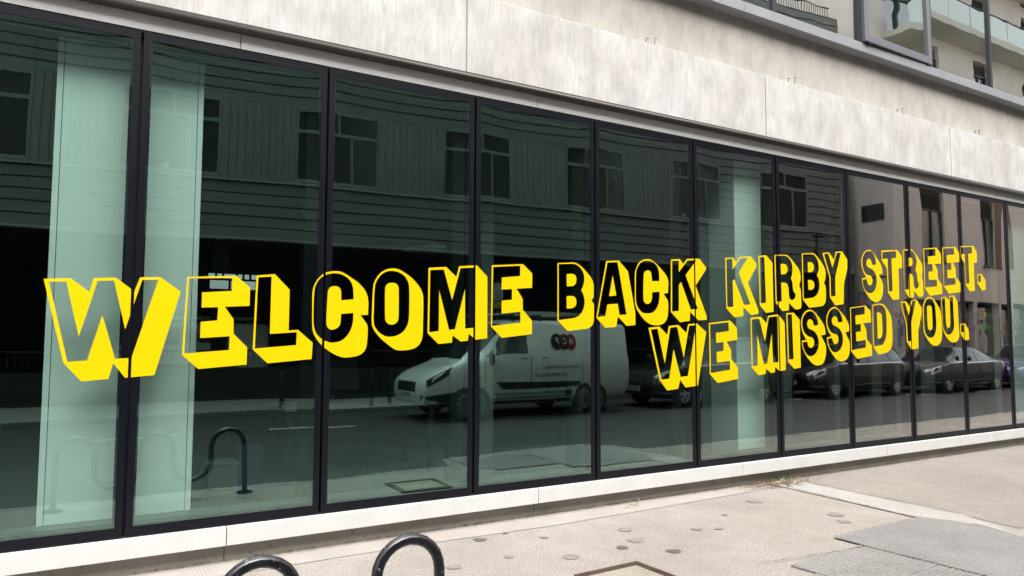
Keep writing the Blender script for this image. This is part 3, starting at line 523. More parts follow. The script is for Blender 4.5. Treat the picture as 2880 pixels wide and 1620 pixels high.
  ('S',1,[(8094,2465,1),(8114,2529,1),(8160,2585,1),(8231,2614,1),(8290,2611,1),(8358,2573,1),(8449,2492,1),(8506,2424,1),(8522,2353,1),(8517,2331,0),(8438,2321,0),(8485,2272,1),(8520,2209,1),(8523,2152,1),(8505,2072,1),(8459,2010,1),(8387,1985,1),(8316,1988,1),(8236,2028,1),(8148,2116,1),(8106,2192,1),(8095,2261,0),(8185,2276,0),(8136,2333,1),(8099,2402,1)],[(8113,2452,1),(8128,2516,1),(8177,2579,1),(8248,2601,1),(8312,2595,1),(8369,2545,1),(8389,2482,1),(8391,2442,0),(8310,2434,0),(8300,2477,1),(8272,2503,1),(8238,2505,1),(8204,2478,1),(8197,2442,1),(8215,2408,1),(8278,2390,1),(8336,2365,1),(8381,2317,1),(8395,2254,1),(8379,2175,1),(8335,2116,1),(8275,2089,1),(8205,2094,1),(8149,2130,1),(8118,2192,1),(8112,2247,0),(8196,2255,0),(8200,2217,1),(8227,2188,1),(8274,2186,1),(8304,2214,1),(8307,2257,1),(8279,2298,1),(8216,2306,1),(8170,2328,1),(8127,2382,1)],[]),
  ('T',1,[(8510,2624,0),(8852,2653,0),(8942,2580,0),(8940,2429,0),(8864,2419,0),(8857,2032,0),(8720,2019,0),(8621,2105,0),(8614,2406,0),(8512,2500,0)],[(8531,2607,0),(8820,2637,0),(8821,2550,0),(8719,2539,0),(8717,2129,0),(8640,2120,0),(8636,2531,0),(8529,2521,0)],[]),
  ('R',1,[(8966,2664,0),(9105,2679,1),(9170,2680,1),(9233,2643,1),(9320,2573,1),(9382,2508,1),(9398,2441,1),(9390,2388,1),(9368,2342,0),(9397,2283,1),(9400,2125,1),(9382,2090,1),(9328,2075,1),(9276,2083,1),(9189,2151,0),(9181,2064,0),(9076,2054,0),(8975,2150,0)],[(8986,2654,0),(9117,2667,1),(9188,2655,1),(9237,2613,1),(9266,2555,1),(9266,2502,1),(9232,2421,0),(9268,2367,1),(9269,2285,1),(9306,2249,0),(9297,2211,1),(9256,2181,1),(9211,2185,1),(9188,2229,1),(9183,2303,1),(9162,2347,1),(9125,2369,1),(9084,2367,0),(9074,2165,0),(8978,2154,0)],[[(9079,2570,0),(9131,2575,1),(9169,2560,1),(9179,2520,1),(9164,2481,1),(9124,2462,1),(9079,2457,0)]]),
  ('E',1,[(9431,2710,0),(9743,2743,0),(9844,2666,0),(9847,2538,0),(9687,2523,0),(9754,2437,0),(9747,2336,0),(9845,2252,0),(9847,2133,0),(9543,2097,0),(9431,2194,0)],[(9450,2701,0),(9714,2726,0),(9715,2635,0),(9533,2612,0),(9532,2509,0),(9634,2519,0),(9632,2424,0),(9534,2412,0),(9534,2305,0),(9721,2318,0),(9719,2228,0),(9445,2200,0)],[]),
  ('E',1,[(9883,2754,0),(10206,2786,0),(10295,2710,0),(10293,2583,0),(10129,2566,0),(10196,2487,0),(10195,2372,0),(10298,2294,0),(10295,2172,0),(9995,2141,0),(9882,2238,0)],[(9903,2744,0),(10168,2769,0),(10169,2679,0),(9984,2655,0),(9981,2554,0),(10089,2564,0),(10089,2469,0),(9984,2456,0),(9985,2347,0),(10175,2360,0),(10176,2272,0),(9893,2240,0)],[]),
  ('T',1,[(10328,2803,0),(10669,2829,0),(10755,2752,0),(10751,2603,0),(10666,2588,0),(10663,2205,0),(10522,2192,0),(10429,2280,0),(10425,2575,0),(10334,2649,0)],[(10352,2791,0),(10630,2813,0),(10631,2725,0),(10529,2711,0),(10526,2301,0),(10441,2292,0),(10437,2703,0),(10352,2694,0)],[]),
  ('.',1,[(10742,2434,0),(10859,2448,0),(10959,2359,0),(10953,2225,0),(10844,2215,0),(10733,2320,0)],[(10764,2423,0),(10834,2431,0),(10830,2333,0),(10760,2326,0)],[]),
  ('W',2,[(4710,1631,0),(4848,1645,0),(4950,1565,0),(4973,1652,0),(5097,1663,0),(5204,1584,0),(5230,1673,0),(5349,1682,0),(5478,1596,0),(5351,1062,0),(5184,1048,0),(5113,1125,0),(5084,1040,0),(4941,1027,0),(4847,1129,0)],[(4740,1615,0),(4825,1623,0),(4913,1287,0),(4991,1635,0),(5082,1644,0),(5164,1340,0),(5243,1657,0),(5337,1664,0),(5216,1160,0),(5119,1153,0),(5031,1425,0),(4969,1140,0),(4867,1132,0)],[]),
  ('E',2,[(5518,1687,0),(5826,1718,0),(5924,1643,0),(5926,1517,0),(5767,1500,0),(5832,1415,0),(5832,1319,0),(5930,1232,0),(5931,1113,0),(5630,1079,0),(5519,1172,0)],[(5533,1675,0),(5802,1700,0),(5804,1609,0),(5616,1588,0),(5620,1487,0),(5723,1496,0),(5722,1407,0),(5621,1392,0),(5623,1284,0),(5811,1302,0),(5813,1210,0),(5534,1181,0)],[]),
  ('M',2,[(6135,1751,0),(6292,1767,0),(6385,1695,0),(6409,1778,0),(6579,1796,0),(6677,1709,0),(6679,1191,0),(6580,1179,0),(6507,1226,0),(6501,1169,0),(6436,1163,0),(6358,1213,0),(6353,1155,0),(6239,1142,0),(6138,1229,0)],[(6151,1735,0),(6271,1745,0),(6351,1502,0),(6422,1763,0),(6564,1776,0),(6561,1278,0),(6473,1271,0),(6464,1588,0),(6379,1264,0),(6327,1259,0),(6233,1571,0),(6231,1250,0),(6152,1238,0)],[]),
  ('I',2,[(6708,1810,0),(6829,1822,0),(6931,1745,0),(6932,1213,0),(6821,1201,0),(6719,1277,0)],[(6726,1797,0),(6801,1804,0),(6813,1308,0),(6735,1302,0)],[]),
  ('S',2,[(6955,1716,1),(6973,1776,1),(7015,1826,1),(7078,1857,1),(7140,1857,1),(7211,1823,1),(7302,1748,1),(7363,1675,1),(7381,1601,1),(7375,1580,0),(7297,1570,0),(7335,1520,1),(7375,1459,1),(7383,1399,1),(7363,1311,1),(7319,1252,1),(7250,1233,1),(7177,1237,1),(7096,1282,1),(7008,1368,1),(6965,1447,1),(6961,1509,0),(7039,1519,0),(6991,1578,1),(6963,1644,1)],[(6973,1697,1),(6984,1756,1),(7025,1810,1),(7087,1841,1),(7154,1839,1),(7220,1793,1),(7249,1727,1),(7253,1687,0),(7172,1681,0),(7163,1719,1),(7140,1745,1),(7099,1751,1),(7068,1728,1),(7059,1691,1),(7080,1652,1),(7136,1632,1),(7192,1609,1),(7237,1560,1),(7255,1499,1),(7242,1426,1),(7193,1367,1),(7129,1337,1),(7063,1344,1),(7009,1388,1),(6979,1447,1),(6972,1494,0),(7054,1501,0),(7062,1460,1),(7092,1433,1),(7128,1433,1),(7165,1460,1),(7172,1506,1),(7143,1543,1),(7077,1559,1),(7026,1585,1),(6988,1631,1)],[]),
  ('S',2,[(7400,1749,1),(7422,1818,1),(7467,1869,1),(7534,1900,1),(7599,1893,1),(7674,1847,1),(7759,1776,1),(7812,1707,1),(7822,1645,1),(7817,1621,0),(7743,1611,0),(7782,1555,1),(7819,1500,1),(7824,1431,1),(7806,1348,1),(7759,1293,1),(7692,1275,1),(7626,1276,1),(7551,1309,1),(7458,1398,1),(7413,1479,1),(7403,1548,0),(7486,1561,0),(7435,1614,1),(7406,1682,1)],[(7416,1729,1),(7432,1797,1),(7478,1856,1),(7544,1885,1),(7609,1876,1),(7667,1829,1),(7698,1768,1),(7698,1730,0),(7615,1724,0),(7604,1763,1),(7578,1790,1),(7540,1789,1),(7506,1761,1),(7502,1731,1),(7525,1693,1),(7583,1674,1),(7642,1647,1),(7684,1596,1),(7700,1534,1),(7684,1465,1),(7637,1407,1),(7570,1378,1),(7506,1384,1),(7454,1429,1),(7424,1486,1),(7418,1533,0),(7498,1542,0),(7511,1503,1),(7537,1474,1),(7575,1476,1),(7609,1506,1),(7611,1547,1),(7585,1580,1),(7520,1593,1),(7467,1621,1),(7430,1669,1)],[]),
  ('E',2,[(7850,1902,0),(8157,1933,0),(8250,1865,0),(8252,1734,0),(8098,1720,0),(8158,1636,0),(8156,1532,0),(8253,1451,0),(8255,1332,0),(7961,1297,0),(7848,1385,0)],[(7865,1892,0),(8135,1921,0),(8132,1830,0),(7947,1808,0),(7949,1704,0),(8050,1713,0),(8047,1622,0),(7950,1611,0),(7953,1503,0),(8136,1522,0),(8136,1429,0),(7860,1399,0)],[]),
  ('D',2,[(8287,1948,0),(8442,1965,1),(8519,1957,1),(8595,1899,1),(8659,1827,1),(8683,1754,1),(8685,1540,1),(8666,1453,1),(8623,1394,1),(8543,1364,1),(8383,1343,0),(8279,1441,0)],[(8303,1938,0),(8441,1952,1),(8507,1937,1),(8555,1891,1),(8569,1832,1),(8568,1672,1),(8558,1593,1),(8523,1513,1),(8470,1464,1),(8392,1451,1),(8297,1441,0)],[[(8381,1854,0),(8425,1857,1),(8463,1843,1),(8478,1810,1),(8482,1671,1),(8474,1592,1),(8447,1549,1),(8408,1539,1),(8375,1539,0)]]),
  ('Y',2,[(8872,1997,0),(9000,2011,0),(9075,1948,0),(9122,2025,0),(9241,2037,0),(9345,1937,0),(9347,1871,0),(9253,1645,0),(9241,1414,0),(9088,1401,0),(8989,1500,0),(8986,1721,0)],[(8898,1984,0),(8975,1993,0),(9051,1834,0),(9140,2018,0),(9216,2024,0),(9096,1732,0),(9094,1510,0),(9011,1505,0),(9006,1721,0)],[]),
  ('O',2,[(9375,1938,1),(9405,2009,1),(9464,2067,1),(9540,2083,1),(9609,2071,1),(9681,2017,1),(9765,1933,1),(9796,1856,1),(9802,1713,1),(9799,1578,1),(9768,1500,1),(9707,1458,1),(9618,1449,1),(9531,1472,1),(9437,1549,1),(9380,1625,1),(9373,1708,1),(9370,1820,1)],[(9396,1932,1),(9422,1995,1),(9475,2049,1),(9539,2065,1),(9595,2053,1),(9642,2001,1),(9663,1938,1),(9673,1797,1),(9669,1683,1),(9641,1613,1),(9588,1563,1),(9512,1552,1),(9451,1573,1),(9407,1625,1),(9391,1695,1),(9390,1820,1)],[[(9471,1940,1),(9495,1966,1),(9533,1970,1),(9570,1957,1),(9582,1922,1),(9584,1795,1),(9581,1697,1),(9563,1661,1),(9518,1647,1),(9482,1664,1),(9470,1709,1),(9467,1821,1)]]),
  ('U',2,[(9805,2084,0),(9930,2099,0),(9990,2043,0),(10001,2109,0),(10125,2121,0),(10213,2035,0),(10213,1762,1),(10223,1616,1),(10204,1544,1),(10147,1500,1),(10067,1491,1),(9982,1507,1),(9895,1572,1),(9835,1642,1),(9821,1714,1)],[(9826,2076,0),(9902,2085,0),(9905,1800,1),(9910,1722,1),(9943,1686,1),(9989,1694,1),(10010,1745,1),(10017,2095,0),(10098,2105,0),(10097,1905,1),(10102,1760,1),(10094,1688,1),(10057,1630,1),(9989,1597,1),(9923,1600,1),(9867,1636,1),(9835,1699,1),(9827,1799,1)],[]),
  ('.',2,[(10252,1738,0),(10376,1751,0),(10465,1662,0),(10465,1528,0),(10345,1520,0),(10247,1617,0)],[(10274,1725,0),(10336,1731,0),(10337,1632,0),(10271,1624,0)],[]),
]

# ---------------------------------------------------------------- the yellow vinyl lettering on the glass
def curve_pts(pts, sub=5):
    n = len(pts); out = []
    for i in range(n):
        p0, p1, p2, p3 = pts[i-1], pts[i], pts[(i+1) % n], pts[(i+2) % n]
        out.append((p1[0]/1000, p1[1]/1000))
        if p1[2] and p2[2]:
            a = p0 if p0[2] else p1; d = p3 if p3[2] else p2
            for k in range(1, sub):
                t = k/sub; t2 = t*t; t3 = t2*t
                q = [0.5*(2*p1[j] + (p2[j]-a[j])*t + (2*a[j]-5*p1[j]+4*p2[j]-d[j])*t2 + (3*p1[j]-a[j]-3*p2[j]+d[j])*t3)/1000 for j in (0, 1)]
                out.append((q[0], q[1]))
    return out
def inside(p, poly):
    x, y = p; r = False; j = len(poly)-1
    for i in range(len(poly)):
        xi, yi = poly[i]; xj, yj = poly[j]
        if (yi > y) != (yj > y) and x < (xj-xi)*(y-yi)/(yj-yi)+xi: r = not r
        j = i
    return r
GAPS = [GX+PW*i for i in range(NP0, NP1)]
def make_letter(ch, sil, face, counters, parent):
    loops = [curve_pts(sil), curve_pts(face)] + [curve_pts(c) for c in counters]
    V, E = [], []
    for lp in loops:
        n = len(V); V += [Vector(q) for q in lp]; E += [(n+i, n+(i+1) % len(lp)) for i in range(len(lp))]
    xs = [q[0] for q in loops[0]]; zs = [q[1] for q in loops[0]]
    for gx in GAPS:
        for e in (gx-0.0095, gx+0.0095):
            if min(xs) < e < max(xs): n = len(V); V += [Vector((e, min(zs)-.02)), Vector((e, max(zs)+.02))]; E.append((n, n+1))
    vo, eo, fo, _a, _b, _c = delaunay_2d_cdt(V, E, [], 0, 1e-5)
    ye, fi = [], []
    for t in fo:
        c = (sum(vo[i].x for i in t)/len(t), sum(vo[i].y for i in t)/len(t))
        if any(abs(c[0]-gx) < 0.0095 for gx in GAPS) or not inside(c, loops[0]): continue
        if inside(c, loops[1]) and not any(inside(c, k) for k in loops[2:]): fi.append(t)
        else: ye.append(t)
    def mesh(name, tris, y, m):
        used = sorted({i for t in tris for i in t}); mp = {i: k for k, i in enumerate(used)}
        me = bpy.data.meshes.new(name); me.from_pydata([(vo[i].x, y, vo[i].y) for i in used], [], [tuple(mp[i] for i in t) for t in tris]); me.materials.append(m); return me
    o = link('letter', mesh('letter', ye, -0.0062, M_YELLOW), parent); o['label'] = 'yellow block letter ' + ch if ch != '.' else 'yellow block full stop'
    link('letter_face', mesh('letter_face', fi, -0.0058, M_FILM), o)
ROWS = {1: thing('window_lettering', 'upper row of yellow block lettering on the glass reading WELCOME BACK KIRBY STREET.', 'lettering'),
        2: thing('window_lettering', 'lower row of yellow block lettering on the glass reading WE MISSED YOU.', 'lettering')}
for ch, row, sil, face, cnt in GLYPHS: make_letter(ch, sil, face, cnt, ROWS[row])
# small pale words on the glass between the letters and the bottom right
M_PALE = mat('frosted_vinyl', (0.28, 0.33, 0.31), 0.6)
for txt, x, z, s in (('Carlsberg', 8.93, 1.33, 0.10), ('move', 10.0, 1.30, 0.075)):
    o = link('glass_decal', text_mesh(txt, s, M_PALE), None, loc=(x, 0.034, z), rot=(math.pi/2, 0, 0)); tag(o, 'small frosted word %s on the inner glass' % ('in script below the D of Missed' if txt[0] == 'C' else 'low down below the word You'), 'decal')

# ================================================================ bike rack on the near pavement
M_RACK = mat('black_gloss_paint', (0.012, 0.012, 0.016), 0.22, 0.0, var=0.5, scale=22, bump=0.15, bscale=60, coat=0.4, spots=-14.0)
rk = thing('bike_rack', 'black wavy tubular bike rack on the pavement near the kerb', 'bike rack', (0.0, -2.22, 0.0), 0.0)
path = []; ztop, zbot, r1 = 0.628, 0.17, 0.150
xc = [0.06, 0.672, 1.318]; path += [(xc[0]-r1-.012, 0, -0.05), (xc[0]-r1-.008, 0, 0.25)]
for i, c in enumerate(xc):
    for k in range(0, 13): a = math.pi - math.pi*k/12; path.append((c+r1*math.cos(a), 0, ztop-r1+r1*math.sin(a)))
    if i < len(xc)-1:
        m_ = (c+xc[i+1])/2; r2 = (xc[i+1]-c)/2-r1
        for k in range(0, 13): a = math.pi + math.pi*k/12; path.append((m_+r2*math.cos(a), 0, zbot+r2+r2*math.sin(a)))
path += [(xc[-1]+r1+.008, 0, 0.25), (xc[-1]+r1+.012, 0, -0.05)]
MB().tube(path, 0.0255, 16).build('wave_tube', M_RACK, rk, smooth=True)
for x in (path[0][0], path[-1][0]): MB().lathe([(.025, .012), (.075, .012), (.08, .006), (.08, 0)], 20, c=(x, 0, .002)).build('base_flange', M_RACK, rk)
# litter and weeds in the corner of the wall
M_LEAF = mat('dry_leaf', (0.20, 0.12, 0.05), 0.8, var=0.4, scale=40); M_GREEN = mat('weed_green', (0.10, 0.15, 0.04), 0.7, var=0.3, scale=40); M_LITT = mat('pale_litter', (0.6, 0.58, 0.5), 0.8)
def scatter(name, m, n, xr, yr, sz, label, up=0.02, tall=0):
    b = MB(); r = random.Random(len(name)+n)
    for _ in range(n):
        x, y = r.gauss(sum(xr)/2, (xr[1]-xr[0])/4), min(0.035, r.gauss(sum(yr)/2, (yr[1]-yr[0])/4)); a = r.random()*6.3; s = sz*r.uniform(.4, 1.3); z = 0.017+r.random()*up
        ca, sa = math.cos(a)*s, math.sin(a)*s; h = (tall*r.uniform(.3, 1)) if tall else r.uniform(-.3, .6)*s
        b.poly([(x-ca, y-sa, z), (x+sa*.4, y-ca*.4, z+h*.4+.001), (x+ca, y+sa, z+h), (x-sa*.4, y+ca*.4, z+h*.6+.002)])
    tag(b.build(name, m), label, kind='stuff')
scatter('fallen_leaves', M_LEAF, 230, (5.9, 6.85), (-0.30, 0.06), 0.026, 'dry leaves and dirt gathered at the foot of the wall')
scatter('weeds', M_GREEN, 45, (6.4, 6.75), (-0.10, 0.06), 0.012, 'small green weeds growing at the foot of the wall', 0.0, 0.05)
scatter('white_scraps', M_LITT, 22, (6.3, 6.8), (-0.22, 0.0), 0.02, 'pale scraps of litter among the leaves at the foot of the wall', .01)
scatter('litter_crumbs', M_LITT, 60, (1.0, 9.0), (-0.5, 0.02), 0.009, 'pale crumbs of litter scattered along the foot of the wall', .003)
scatter('dark_grit', mat('dark_grit', (.07, .06, .05), .9), 900, (-2, 12), (-0.04, 0.10), 0.012, 'dark grit along the joint between wall and pavement', .002)
MB_tw = MB().tube([(4.28, -.16, .02), (4.36, -.13, .035), (4.43, -.135, .02), (4.52, -.07, .03), (4.55, -.02, .045)], .004, 5).build('twig', mat('twig_bark', (.30, .25, .18), .8)); tag(MB_tw, 'thin dry twig lying at the foot of the wall', 'twig')

# ================================================================ vehicles parked across the street (seen in the glass)
M_CGLASS = mat('car_glass', (0.20, 0.23, 0.235), 0.03, 0.35, spec=0.8)
M_WSCREEN = mat('windscreen_glass', (0.010, 0.014, 0.014), 0.05, spec=0.12)
M_TYRE = mat('tyre_rubber', (0.014, 0.014, 0.015), 0.8); M_ALLOY = mat('alloy_wheel', (0.62, 0.62, 0.64), 0.35, 0.35); M_STEELW = mat('grey_steel_wheel', (0.20, 0.20, 0.21), 0.45, 0.5)
M_TRIM = mat('black_plastic', (0.015, 0.015, 0.016), 0.55); M_LENS = mat('headlamp_lens', (0.75, 0.78, 0.80), 0.12, 0.2, coat=1.0); M_CHROME = mat('chrome', (0.75, 0.76, 0.78), 0.15, 1.0)
M_PLATE = mat('white_plate', (0.62, 0.63, 0.6), 0.5); M_INK = mat('black_ink', (0.01, 0.01, 0.01), 0.6); M_WELL = mat('wheel_well', (0.006, 0.006, 0.006), 0.9)
def lerp_st(st, x):
    if x <= st[0][0]: return st[0][1:]
    for i in range(len(st)-1):
        if x <= st[i+1][0]:
            t = (x-st[i][0])/(st[i+1][0]-st[i][0])
            a = st[max(0, i-1)]; b = st[i]; c = st[i+1]; d = st[min(len(st)-1, i+2)]; o = []
            for j in range(1, 6):
                ma = (c[j]-a[j])/max(1e-6, c[0]-a[0])*(c[0]-b[0]); mb = (d[j]-b[j])/max(1e-6, d[0]-b[0])*(c[0]-b[0]); dl = c[j]-b[j]
                if dl == 0: ma = mb = 0
                else:
                    if ma/dl < 0: ma = 0
                    if mb/dl < 0: mb = 0
                    ma = max(-3*abs(dl), min(3*abs(dl), ma)); mb = max(-3*abs(dl), min(3*abs(dl), mb))
                t2, t3 = t*t, t*t*t
                o.append((2*t3-3*t2+1)*b[j]+(t3-2*t2+t)*ma+(-2*t3+3*t2)*c[j]+(t3-t2)*mb)
            return o
    return st[-1][1:]
def half_section(st, x):
    zb, zs, hw, zr, hr = lerp_st(st, x); k = max(0.0, min(1.0, (zr-zs)/0.35)); h = zs-zb
    return [(0, zb), (hw*.84, zb), (hw*.955, zb+min(.09, h*.2)), (hw*.99, zb+h*.35), (hw, zb+h*.62), (hw*.985, zs-.07*min(1, h)), (hw*.955-(1-k)*.02, zs),
            (hr+(hw*.955-hr)*.08, zr-.10*k-.004), (hr*.93, zr-.035*k), (hr*.6, zr-.006), (0, zr+.012)]
def surf(st, x, v):
    hs = half_section(st, x); i = min(int(v), len(hs)-2); t = v-i
    return Vector((x, -(hs[i][0]*(1-t)+hs[i+1][0]*t), hs[i][1]*(1-t)+hs[i+1][1]*t))
def patch(st, c, nu=8, nv=6, off=0.008, side=1):
    """c: four (x, v) corners; returns a mesh builder lying just outside the shell; side -1 mirrors it"""
    m = MB(); rows = []
    def P(s, t):
        x = (c[0][0]*(1-s)+c[1][0]*s)*(1-t)+(c[3][0]*(1-s)+c[2][0]*s)*t; v = (c[0][1]*(1-s)+c[1][1]*s)*(1-t)+(c[3][1]*(1-s)+c[2][1]*s)*t
        p = surf(st, x, v); e = 0.01
        dx = surf(st, x+e, v)-surf(st, x-e, v); dv = surf(st, x, min(9.99, v+e*3))-surf(st, x, v-e*3); n = dx.cross(dv)
        if n.length > 0: n.normalize()
        cen = Vector((x, 0, .7))
        if n.dot(p-cen) < 0: n = -n
        p = p+n*off; return (p.x, p.y*side, p.z)
    return m.grid(nu, nv, P)
def screen(st, c, off=0.008):
    m = MB()
    for sd in (1, -1):
        q = patch(st, c, 8, 6, off, sd); n = len(m.v); m.v += q.v; m.f += [tuple(i+n for i in f) for f in q.f]
    return m
def wheel(parent, x, y, r, w, side, spokes, rim_mat):
    t = MB().lathe([(r*.66, -w/2), (r*.93, -w/2), (r, -w*.36), (r, w*.36), (r*.93, w/2), (r*.66, w/2)], 32, 'y', (0, 0, 0)).build('wheel', M_TYRE, parent, smooth=True, loc=(x, y, r))
    b = MB(); ro = r*.665; yo = side*w*.40
    b.lathe([(ro, -side*w*.3), (ro, side*w*.47), (ro*.90, side*w*.44), (ro*.90, side*w*.1)], 32, 'y')
    for k in range(spokes):
        a = 2*math.pi*k/spokes; ca, sa = math.cos(a), math.sin(a); hw_ = ro*(.13 if spokes > 7 else .17)
        p = []
        for yy in (yo-side*.03, yo):
            for (rr, ww) in ((ro*.12, hw_), (ro*.93, hw_*.8)):
                for sg in (-1, 1): p.append((rr*ca-sg*ww*sa, yy, rr*sa+sg*ww*ca))
        b.hull8([p[0], p[1], p[3], p[2], p[4], p[5], p[7], p[6]])
    b.lathe([(0, yo+side*.012), (ro*.2, yo+side*.010), (ro*.22, yo)], 20, 'y')
    b.build('rim', rim_mat, t)
    MB().lathe([(0, 0), (ro*.9, 0)], 24, 'y', (0, side*w*.08, 0)).build('brake_shadow', M_WELL, t)
def vehicle(name, label, loc, rz, st, paint, wb, r, side_win, screen_c, rear_c, lamps, rim_mat, spokes, plate, front, sidelen, group, extras=None):
    V = thing(name, label, 'van' if 'van' in name else 'car', loc, rz, group)
    x0, x1 = st[0][0], st[-1][0]; n = 56; m = MB(); rings = []
    for i in range(n+1):
        t = i/n; x = x0+(x1-x0)*(0.5-0.5*math.cos(math.pi*t))*.35+(x1-x0)*t*.65; hs = half_section(st, x)
        ring = [(x, -p[0], p[1]) for p in hs] + [(x, p[0], p[1]) for p in reversed(hs[1:-1])]
        rings.append(len(m.v)); m.v += ring; k = len(ring)
    for i in range(n):
        for j in range(k): l = (j+1) % k; m.f.append((rings[i]+j, rings[i]+l, rings[i+1]+l, rings[i+1]+j))
    m.f.append(tuple(rings[0]+j for j in range(k-1, -1, -1))); m.f.append(tuple(rings[-1]+j for j in range(k)))
    body = m.build('body', paint, None, smooth=True)
    hwm = max(s[3] for s in st); cuts = []
    for xx in wb:
        for sd in (-1, 1):
            c = MB().lathe([(0, -.24), (r*1.16, -.24), (r*1.16, .24), (0, .24)], 28, 'y', (xx, sd*(hwm-.06), r*1.02)).build('cut', M_WELL)
            b = body.modifiers.new('c', 'BOOLEAN'); b.operation = 'DIFFERENCE'; b.object = c; b.solver = 'EXACT'; cuts.append(c)
    dg = bpy.context.evaluated_depsgraph_get(); me = bpy.data.meshes.new_from_object(body.evaluated_get(dg))
    body.modifiers.clear(); body.data = me; body.parent = V
    for c in cuts: bpy.data.objects.remove(c, do_unlink=True)
    for xx in wb:
        for sd in (-1, 1): wheel(V, xx, sd*(hwm-.115), r, .215, sd, spokes, rim_mat)
    for c in side_win:
        for sd in (1, -1): patch(st, c, side=sd).build('side_window', M_CGLASS, V, smooth=True)
    screen(st, screen_c).build('windscreen', M_WSCREEN, V, smooth=True)
    if rear_c: screen(st, rear_c).build('rear_window', M_CGLASS, V, smooth=True)
    for sd in (1, -1):
        h = patch(st, lamps, side=sd, off=.012).build('headlight', M_TRIM if 'van' in name else M_LENS, V, smooth=True)
        patch(st, [(lamps[0][0]+.10, lamps[0][1]+.35), (lamps[1][0]-.08, lamps[1][1]+.30), (lamps[2][0]-.12, lamps[2][1]-.5), (lamps[3][0]+.14, lamps[3][1]-.5)], side=sd, off=.016).build('lamp_unit', M_LENS if 'van' in name else M_TRIM, h, smooth=True)
    # door mirror each side
    mx, mz = front['mirror']
    if 'trim' in front:
        for sd in (1, -1):
            patch(st, [(front['trim'][0], 5.93), (front['trim'][1], 5.93), (front['trim'][1], 6.07), (front['trim'][0], 6.07)], 16, 1, .012, sd).build('window_trim', M_CHROME, V)
            patch(st, [(-.95, 2.62), (.95, 2.62), (.95, 2.74), (-.95, 2.74)], 12, 1, .012, sd).build('sill_chrome', M_CHROME, V)
            patch(st, [(x1-.5, 2.3), (x1-.06, 2.3), (x1-.06, 2.5), (x1-.5, 2.5)], 8, 1, .014, sd).build('bumper_chrome', M_CHROME, V)
    for sd in (1, -1):
        q = MB().lathe([(0, -.10), (.05, -.095), (.085, -.03), (.088, .03), (.05, .09), (0, .10)], 14, 'y', (0, 0, 0)); o = q.build('door_mirror', front.get('mirror_mat', M_TRIM), V, smooth=True, loc=(mx, sd*(hwm+.10), mz)); o.scale = (.7, 1.0, front.get('ms', .9))
    g = front['grille']; MB().box(x1-.10, x1+.008, -g[0], g[0], g[1], g[2]).build('grille', M_TRIM, V, bevel=.02)
    for zz in g[3]: MB().box(x1, x1+.016, -g[0]*.95, g[0]*.95, zz-.008, zz+.008).build('grille_bar', M_CHROME, V)
    b = front['bumper']
    for sd in (1, -1): patch(st, [(x1-.75, 1.2), (x1-.01, 1.2), (x1-.01, b), (x1-.75, b)], side=sd, off=.006).build('bumper_trim', M_TRIM, V, smooth=True)
    for sd in (1, -1): patch(st, [(sidelen[0], 1.3), (sidelen[1], 1.3), (sidelen[1], 2.6), (sidelen[0], 2.6)], 12, 3, .005, sd).build('sill_trim', M_TRIM, V, smooth=True)
    for xx in front['doors']:
        for sd in (1, -1): patch(st, [(xx-.009, 2.7), (xx+.009, 2.7), (xx+.009, 6.0), (xx-.009, 6.0)], 1, 10, .0035, sd).build('door_gap', M_INK, V)
    for xx in front['handles']:
        for sd in (1, -1): patch(st, [(xx-.10, 5.15), (xx+.08, 5.15), (xx+.08, 5.4), (xx-.10, 5.4)], 3, 2, .022, sd).build('door_handle', front.get('hmat', M_TRIM), V)
    pz = front['plate_z']; p = MB().box(x1+.012, x1+.022, -.26, .26, pz-.056, pz+.056).build('number_plate', M_PLATE, V)
    link('plate_lettering', text_mesh(plate, .098, M_INK, .002), p, loc=(x1+.0245, 0, pz), rot=(math.pi/2, 0, math.pi/2))
    return V
VA = math.pi+0.02
GRP = 'vehicles parked across the street'
M_VWHITE = mat('white_van_paint', (0.80, 0.81, 0.81), 0.28, coat=0.8)
van_st = [(-2.49, .62, 1.20, .86, 1.78, .76), (-2.45, .48, 1.24, .95, 1.93, .83), (-2.3, .36, 1.25, .98, 1.98, .86), (-1.6, .29, 1.25, .99, 1.995, .87), (0.2, .28, 1.25, .993, 2.0, .87), (0.62, .28, 1.25, .993, 1.97, .86),
          (0.9, .28, 1.245, .99, 1.85, .82), (1.25, .28, 1.22, .985, 1.545, .77), (1.56, .28, 1.17, .978, 1.235, .76), (1.72, .28, 1.11, .965, 1.15, .77), (1.95, .28, 1.03, .94, 1.075, .73), (2.18, .29, .94, .90, .99, .67), (2.35, .31, .84, .84, .885, .60), (2.44, .35, .76, .77, .80, .54), (2.48, .42, .70, .70, .73, .5)]
VAN = vehicle('delivery_van', 'white delivery van with roof rack mirrored in the glass below the word Welcome', (8.27, -8.42, -0.10), VA, van_st, M_VWHITE, (1.53, -1.40), .335,
    [[(0.18, 6.1), (1.36, 6.12), (0.80, 6.93), (0.24, 6.93)]], [(1.57, 7.08), (1.57, 9.98), (0.80, 9.98), (0.80, 7.1)], None, [(1.92, 4.7), (2.38, 4.3), (2.38, 5.6), (1.80, 5.9)], M_STEELW, 12, 'MY68 AEW',
    dict(mirror=(1.22, 1.22), mirror_mat=M_TRIM, ms=1.6, grille=(.47, .56, .77, ()), bumper=3.1, doors=(0.12, 1.35, -1.35), handles=(0.32, -.18), plate_z=.50), (-.95, 1.05), GRP)
